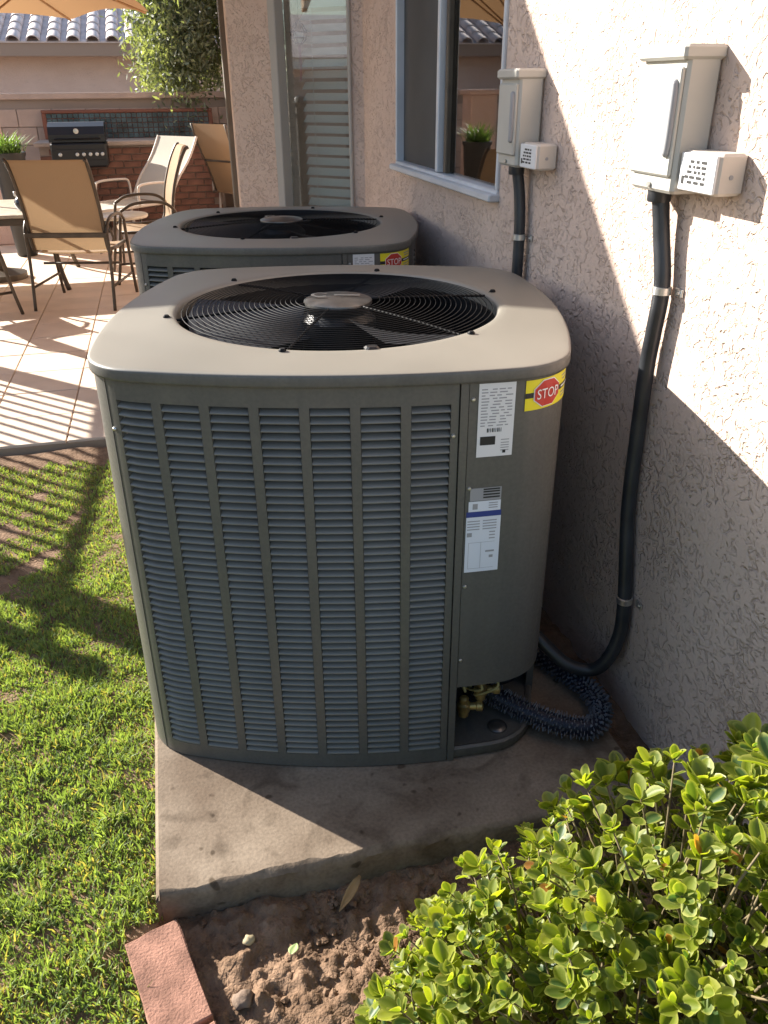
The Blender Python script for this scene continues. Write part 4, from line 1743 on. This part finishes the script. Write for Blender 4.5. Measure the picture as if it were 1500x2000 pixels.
def chaise(label, loc, rz, ang, m, group):
    """sling chaise: foot towards -x, raised back at +x"""
    t = thing('chaise_lounge', label, 'lounge chair', loc, rz, group)
    w = .29
    b = MB()
    b.grid([[(x, y, .40 - .012 * (1 - (y / w) ** 2)) for y in np.linspace(-w, w, 5)] for x in np.linspace(-1.15, .0, 9)])
    b.build('seat', m, t, True)
    b = MB()
    L_ = .80
    bk = [(L_ * q * math.cos(R(ang)), .40 + L_ * q * math.sin(R(ang)) + .03 * math.sin(q * 6.28)) for q in np.linspace(0, 1, 9)]
    b.grid([[(x, y, z) for y in np.linspace(-w, w, 5)] for x, z in bk])
    b.build('backrest', m, t, True)
    for sy in (-1, 1):
        b = MB()
        b.tube([(-1.2, sy * (w + .015), .40), (.05, sy * (w + .015), .40)], .016, 8)
        b.build('side_rail', 'tan_box' if m == 'slinglight' else 'bronze', t, True)
        b = MB()
        b.tube([(x, sy * (w + .015), z) for x, z in bk], .014, 8)
        b.build('back_frame', 'tan_box' if m == 'slinglight' else 'bronze', t, True)
        b = MB()
        b.tube(curve([(.02, sy * (w + .05), .40), (.0, sy * (w + .05), .58), (-.10, sy * (w + .05), .61), (-.40, sy * (w + .05), .61), (-.46, sy * (w + .05), .55), (-.46, sy * (w + .05), .40)], 4), .013, 8)
        b.build('arm', 'tan_box', t, True)
        for x in (-1.05, -.05):
            b = MB()
            b.tube([(x, sy * (w + .015), .40), (x + .03, sy * (w + .015), 0)], .015, 8)
            b.build('leg', 'tan_box', t, True)
    b = MB()
    b.tube([(bk[4][0], -w, bk[4][1] - .02), (bk[4][0], w, bk[4][1] - .02)], .011, 6)
    b.build('back_bar', 'bronze', t, True)
    return t


chaise('sunlit cream chaise lounge with its back raised', (-.14, 10.1, PATIO), R(42), 52, 'slinglight', 'chaise lounges on the patio')
chaise('shaded tan chaise lounge with a curved upright back beside the cream one', (.80, 10.5, PATIO), R(-146), 70, 'sling', 'chaise lounges on the patio')
sd = thing('side_table', 'small round low table between the chair and the chaise', 'table', (-.42, 8.75, PATIO))
b = MB()
b.lathe([(.0, .40), (.24, .40), (.25, .41), (.25, .425), (.24, .432), (0, .432)], (0, 0, 0), 28, 'Z', False)
b.build('table_top', 'tabletop', sd, True, 40)
for k in range(3):
    h = k * 2.094 + .4
    b = MB()
    b.tube([(.20 * math.cos(h), .20 * math.sin(h), .40), (.14 * math.cos(h), .14 * math.sin(h), .2), (.22 * math.cos(h), .22 * math.sin(h), 0)], .012, 6)
    b.build('leg', 'bronze', sd, True)

# umbrella
um = thing('patio_umbrella', 'tan canvas patio umbrella open above the table', 'umbrella', (-1.50, 8.15, PATIO))
RU, zr_, za_ = 1.60, 2.10, 2.62
b = MB()
n = 8
seg = 8
rows = []
for t in np.linspace(0.02, 1, 9):
    rw = []
    for k in range(n * seg + 1):
        h = 2 * math.pi * k / (n * seg) + .22
        f = (k % seg) / seg
        sag = 1 - .062 * math.sin(math.pi * f) * t
        rr = RU * t * sag * (math.cos(math.pi / n) / math.cos((f - .5) * 2 * math.pi / n) * .35 + .65)
        z = za_ - (za_ - zr_) * (t ** 1.15) + .05 * math.sin(math.pi * f) * t
        rw.append((rr * math.cos(h), rr * math.sin(h), z))
    rows.append(rw)
b.grid(rows)
b.build('canopy', 'canvas', um, True)
for k in range(n):
    h = 2 * math.pi * k / n + .22
    b = MB()
    b.tube([(.05 * math.cos(h), .05 * math.sin(h), za_ - .03), (RU * .5 * math.cos(h), RU * .5 * math.sin(h), za_ - (za_ - zr_) * .45 - .025), (RU * .985 * math.cos(h), RU * .985 * math.sin(h), zr_ - .012)], .010, 6)
    rb = b.build('rib', 'wood', um, True)
    b = MB()
    b.tube([(.05 * math.cos(h), .05 * math.sin(h), 1.85), (RU * .5 * math.cos(h), RU * .5 * math.sin(h), za_ - (za_ - zr_) * .45 - .03)], .008, 6)
    b.build('strut', 'wood', rb, True)
b = MB()
b.tube([(0, 0, 0), (0, 0, za_ + .06)], .022, 10)
b.build('pole', 'bronze', um, True, 40)
b = MB()
b.lathe([(.22, 0), (.22, .05), (.06, .09), (.04, .2), (.03, .2)], (0, 0, 0), 20)
b.build('base', 'bronze', um, True, 40)

# planter with spiky plant, stucco pillar
pl = thing('tall_planter', 'tall black tapered planter holding a grassy plant', 'planter', (-1.42, 9.3, PATIO))
b = MB()
b.lathe([(.09, 0), (.10, .02), (.15, .92), (.165, .95), (.165, .97), (.14, .97), (.13, .90)], (0, 0, 0), 20)
b.build('pot', 'planter', pl, True, 40)
b = MB()
for k in range(160):
    h = rnd.uniform(0, 6.28)
    L_ = rnd.uniform(.16, .34)
    o_ = rnd.uniform(.2, .9)
    a = Vector((rnd.gauss(0, .05), rnd.gauss(0, .05), .9))
    d_ = Vector((math.cos(h) * o_, math.sin(h) * o_, 1)).normalized()
    w_ = Vector((-math.sin(h), math.cos(h), 0)) * .008
    m_ = a + d_ * L_ * .6
    e = a + d_ * L_ + Vector((math.cos(h), math.sin(h), -.6)) * .05
    b.add([a - w_, a + w_, m_ + w_, m_ - w_, e], [(0, 1, 2, 3), (3, 2, 4)])
me_o = b.build('plant', 'treeleaf', pl)
ca = me_o.data.color_attributes.new('Col', 'FLOAT_COLOR', 'POINT')
for i, dd in enumerate(ca.data):
    q = rnd.random()
    dd.color = (.07 + .10 * q, .13 + .12 * q, .05 + .05 * q, 1)
pi = thing('stucco_pillar', 'peach stucco pillar beside the black planter', 'pillar', (-1.76, 10.2, PATIO))
b = MB()
b.bbox((0, 0, .71), (.32, .32, 1.42), .01)
b.build('shaft', 'stucco_far', pi)
b = MB()
b.bbox((0, 0, 1.446), (.38, .38, .05), .008)
b.build('cap', 'stucco_far', pi)

# ------------------------------------------------------------------ barbecue counter, grill, block wall
bq = thing('barbecue_counter', 'brick barbecue counter with a dark tiled splashback', 'counter', (-.30, 11.3, PATIO))
b = MB()
b.box((0, .03, .455), (2.08, .56, .91))
b.build('core', 'mortar', bq)
bmesh_ = MB()
bmesh_.bbox((0, 0, 0), (.196, .03, .064), .004)
f0 = None
for r_ in range(12):
    for c_ in range(11):
        x = -1.04 + .098 + .2055 * c_ - (.10 if r_ % 2 else 0)
        if x > 1.0 or x < -1.0:
            continue
        o = bmesh_.build('brick', 'brick', bq) if f0 is None else f0.copy()
        if f0 is None:
            f0 = o
        else:
            col.objects.link(o)
        o.location = (x, -.258 + rnd.uniform(-.003, .003), .036 + .0745 * r_)
b = MB()
b.bbox((0, .0, .94), (2.16, .66, .05), .008)
b.build('counter_top', 'counter', bq)
b = MB()
b.box((0, .325, 1.125), (2.0, .03, .318))
b.build('splashback', 'redframe', bq)
for (cx_, cz_, sx_, sz_) in ((0, 1.268, 2.02, .036), (-.985, 1.108, .05, .28), (.985, 1.108, .05, .28)):
    b = MB()
    b.bbox((cx_, .305, cz_), (sx_, .03, sz_), .005)
    b.build('frame_tile', 'redframe', bq)
b = MB()
for i in range(31):
    for j in range(5):
        b.bbox((-.93 + .062 * i, .306, .996 + .056 * j), (.056, .014, .050), .003)
stuff(b.build('mosaic_tiles', 'mosaic', bq))

gr = thing('gas_grill', 'black gas grill with a row of knobs on the counter', 'grill', (-.86, 10.75, PATIO + .72))
b = MB()
b.bbox((0, 0, .13), (.60, .46, .26), .02)
b.build('firebox', 'black', gr)
b = MB()
Pr = [(-.22, .265), (-.215, .34), (-.17, .42), (-.06, .46), (.08, .46), (.18, .42), (.22, .34), (.22, .265)]
for i in range(len(Pr) - 1):
    b.add([(-.30, Pr[i][0], Pr[i][1]), (.30, Pr[i][0], Pr[i][1]), (.30, Pr[i + 1][0], Pr[i + 1][1]), (-.30, Pr[i + 1][0], Pr[i + 1][1])], [(0, 1, 2, 3)])
b.add([(-.30, p[0], p[1]) for p in Pr], [tuple(range(8))])
b.add([(.30, p[0], p[1]) for p in Pr], [tuple(range(7, -1, -1))])
hood = b.build('hood', 'black', gr, True, 30)
b = MB()
b.tube([(-.24, -.225, .30), (-.24, -.265, .30), (.24, -.265, .30), (.24, -.225, .30)], .010, 8)
b.build('handle', 'blackmetal', hood, True)
b = MB()
b.lathe([(.028, 0), (.028, -.006), (.02, -.008)], (0, -.205, .375), 16, 'Y')
b.build('thermometer', 'silver', hood, True, 40)
b = MB()
b.bbox((0, -.236, .135), (.58, .012, .11), .003)
pan = b.build('control_panel', 'black', gr)
for x in (-.20, -.02, .05, .12, .19, .25):
    b = MB()
    b.lathe([(.020, 0), (.020, -.018), (.014, -.024)], (x, -.243, .14), 12, 'Y')
    b.build('knob', 'silver', pan, True, 40)
b = MB()
b.bbox((.0, .02, -.20), (.16, .16, .40), .01)
b.build('pedestal', 'black', gr)
b = MB()
b.bbox((0, .02, -.56), (.42, .36, .32), .01)
b.build('cart', 'black', gr)

bw = thing('block_wall', 'tan concrete block wall behind the barbecue counter', 'wall', (0, 11.78, PATIO - .1))
b = MB()
b.box((-1.0, .03, .75), (12, .14, 1.50))
b.build('core', 'mortar', bw)
kb = MB()
kb.bbox((0, 0, 0), (.392, .04, .192), .004)
f0 = None
for r_ in range(7):
    for c_ in range(20):
        o = kb.build('block', 'block', bw) if f0 is None else f0.copy()
        if f0 is None:
            f0 = o
        else:
            col.objects.link(o)
        o.location = (-4.6 + .4 * c_ + (.2 if r_ % 2 else 0), -.045 + rnd.uniform(-.002, .002), .1 + .2 * r_)
b = MB()
b.bbox((-1.0, .02, 1.535), (12, .24, .07), .008)
b.build('cap_course', 'block', bw)

# ------------------------------------------------------------------ neighbour house with barrel-tile roof
nh = thing('neighbour_house', 'pink stucco neighbouring house with a barrel tile roof', 'house', (-3, 16.2, PATIO - .1))
b = MB()
b.box((0, 2.0, 1.12), (18, 4, 2.24))
b.build('wall', 'stucco_far', nh)
for wx in (-.10, -1.75, -5.2):
    b = MB()
    b.bbox((wx, -.005, 1.50), (.62, .05, .36), .006)
    wf = b.build('window', 'bronze', nh)
    b = MB()
    b.box((wx, -.034, 1.50), (.54, .006, .28))
    b.build('pane', 'ceramic', wf)
b = MB()
b.bbox((0, -.42, 2.17), (18.4, .035, .20), .004)
b.build('fascia', 'fascia', nh)
b = MB()
b.box((0, -.2, 2.235), (18.4, .44, .02))
b.build('soffit', 'fascia', nh)
sl = .33
b = MB()
b.add([(-9.2, -.46, 2.275), (9.2, -.46, 2.275), (9.2, 4.6, 2.275 + 5.06 * sl), (-9.2, 4.6, 2.275 + 5.06 * sl), (-9.2, -.46, 2.255), (9.2, -.46, 2.255), (9.2, 4.6, 2.2 + 5.06 * sl), (-9.2, 4.6, 2.2 + 5.06 * sl)],
      [(0, 1, 2, 3), (7, 6, 5, 4), (4, 5, 1, 0), (5, 6, 2, 1), (6, 7, 3, 2), (7, 4, 0, 3)])
rf = b.build('roof', 'rooftile', nh)
kb = MB()
Pt = []
for yy, lift, sc_ in ((0, .018, 1.0), (.40, .006, .9)):
    Pt.append([(.105 * sc_ * math.cos(math.pi * k / 8), yy, .085 * sc_ * math.sin(math.pi * k / 8) + lift) for k in range(9)])
kb.grid(Pt)
kb.grid([[(p[0] * .86, p[1], p[2] * .86) for p in Pt[0]], Pt[0]])
kb.grid([[(p[0] * .86, p[1], p[2] * .86) for p in q] for q in Pt[::-1]])
f0 = None
thr_ = math.atan(sl)
for r_ in range(6):
    for c_ in range(48):
        o = kb.build('roof_tile', 'rooftile', rf, True) if f0 is None else f0.copy()
        if f0 is None:
            f0 = o
        else:
            col.objects.link(o)
        yv = -.50 + .36 * r_
        o.location = (-5.3 + .30 * c_ - 1.5, yv, 2.275 + (yv + .46) * sl)
        o.rotation_euler = (thr_, rnd.uniform(-.01, .01), rnd.uniform(-.012, .012))


# ------------------------------------------------------------------ trees
def tree(name, label, loc, crown, rad, trunk, nleaf, size, cols, drop=0.):
    t = thing(name, label, 'tree', loc)
    o0 = Vector(loc)
    b = MB()
    b.tube(curve([p for p in trunk], 5), [.085 * (1 - .6 * i / (5 * (len(trunk) - 1))) for i in range(5 * (len(trunk) - 1) + 1)], 8)
    cv = Vector(crown)
    cl = []
    for k in range(26):
        d_ = Vector((rnd.gauss(0, 1), rnd.gauss(0, 1), rnd.gauss(0, .9))).normalized()
        e = cv + Vector((d_.x * rad[0], d_.y * rad[1], d_.z * rad[2])) * rnd.uniform(.45, .95)
        cl.append(e)
        s_ = Vector(trunk[-1])
        mid = s_.lerp(e, .5) + Vector((rnd.gauss(0, .08), rnd.gauss(0, .08), .08))
        b.tube(curve([s_, mid, e], 4), [.03 - .003 * i for i in range(9)], 5)
    b.build('trunk', 'bark', t, True)
    n = nleaf
    cid = npr.integers(0, len(cl), n)
    cc = np.array([tuple(c) for c in cl])[cid]
    P = cc + npr.normal(0, 1, (n, 3)) * np.array(rad) * .21
    P[:, 2] -= drop * npr.random(n)
    d_ = npr.normal(0, 1, (n, 3))
    d_[:, 2] -= .5
    d_ /= np.linalg.norm(d_, axis=1)[:, None]
    w_ = np.cross(d_, npr.normal(0, 1, (n, 3)))
    w_ /= np.linalg.norm(w_, axis=1)[:, None]
    L_ = size * npr.uniform(.7, 1.3, (n, 1))
    V = np.empty((n, 4, 3))
    V[:, 0] = P - d_ * L_ * .5
    V[:, 1] = P + w_ * L_ * .16
    V[:, 2] = P + d_ * L_ * .5
    V[:, 3] = P - w_ * L_ * .16
    q = npr.random((n, 1))
    C_ = np.array(cols[0]) * (1 - q) + np.array(cols[1]) * q
    stuff(fast_mesh('crown', V.reshape(-1, 3), np.arange(n * 4).reshape(n, 4), np.repeat(C_, 4, 0), 'treeleaf', t))
    return t


tree('olive_tree', 'silvery green tree hanging over the block wall by the post', (.62, 12.7, PATIO - .1), (-.20, -.40, 2.55), (.72, .8, 1.25),
     [(0, 0, 0), (.03, 0, .7), (-.03, .0, 1.4), (-.02, -.05, 1.9)], 20000, .085, ((.10, .12, .08), (.31, .33, .23)), .25)
tree('garden_tree', 'rounded tree on the far side of the lawn', (-9.5, -1.9, -.25), (0, 0, 3.4), (1.9, 1.9, 1.6),
     [(0, 0, 0), (.05, 0, .8), (0, .05, 1.6), (0, 0, 2.4)], 6000, .16, ((.05, .09, .03), (.13, .19, .06)))
# lawn-side boundary wall and the house beyond it
bl = thing('garden_wall', 'plain tan wall closing off the far side of the lawn', 'wall', (-7.1, 1.5, -.3))
b = MB()
b.box((0, 0, .85), (.2, 14, 1.7))
b.build('masonry', 'block', bl)
b = MB()
b.bbox((0, 0, 1.735), (.26, 14, .07), .008)
b.build('cap_course', 'block', bl)
h2 = thing('white_trim_house', 'stucco house with white eaves beyond the lawn wall', 'house', (-19, -1, -.9))
b = MB()
b.box((0, 0, 1.4), (6, 12, 2.8))
b.build('wall', 'stucco_far', h2)
b = MB()
b.bbox((3.42, 0, 2.72), (.05, 13, .22), .005)
b.build('fascia', 'white', h2)
b = MB()
b.add([(3.5, -6.6, 2.84), (3.5, 6.6, 2.84), (-3.5, 6.6, 2.84), (-3.5, -6.6, 2.84), (0, -3.2, 3.9), (0, 3.2, 3.9)], [(0, 1, 5, 4), (1, 2, 5), (2, 3, 4, 5), (3, 0, 4), (3, 2, 1, 0)])
b.build('roof', 'rooftile', h2)

# ------------------------------------------------------------------ wind chime hanging in front of the bay window
wp = Vector((E0[0], E0[1], 0)) + dE * .435 - nE * .105
wc = thing('wind_chime', 'small wire basket chime with a pink ribbon hanging behind the bay window glass', 'wind chime', (wp.x, wp.y, 1.40))
b = MB()
b.tube([(0, 0, .26), (0, 0, .82)], .0014, 5)
b.build('cord', 'bronze', wc)
b = MB()
for k in range(6):
    h = k * 1.047
    b.tube([(0, 0, .26), (.022 * math.cos(h), .022 * math.sin(h), .235), (.042 * math.cos(h), .042 * math.sin(h), .205), (.036 * math.cos(h), .036 * math.sin(h), .175), (.014 * math.cos(h), .014 * math.sin(h), .155)], .0022, 5)
for rr, zz in ((.042, .205), (.037, .18), (.015, .155)):
    b.tube([(rr * math.cos(h), rr * math.sin(h), zz) for h in np.linspace(0, 6.283, 20, endpoint=False)], .0026, 5, True)
b.build('basket', 'bronze', wc, True)
b = MB()
b.lathe([(0, .158), (.024, .162), (.030, .182), (.022, .20), (0, .208)], (0, 0, 0), 14, 'Z', False)
b.build('globe', 'slat', wc, True)
b = MB()
b.add([(-.007, 0, .155), (.007, 0, .155), (.010, .002, .07), (-.002, .002, .06), (.006, 0, .0), (-.006, 0, -.01)], [(0, 1, 2, 3), (3, 2, 4, 5)])
M['pink'] = mat('pink_ribbon', (.50, .25, .27), .7)
b.build('ribbon', 'pink', wc)
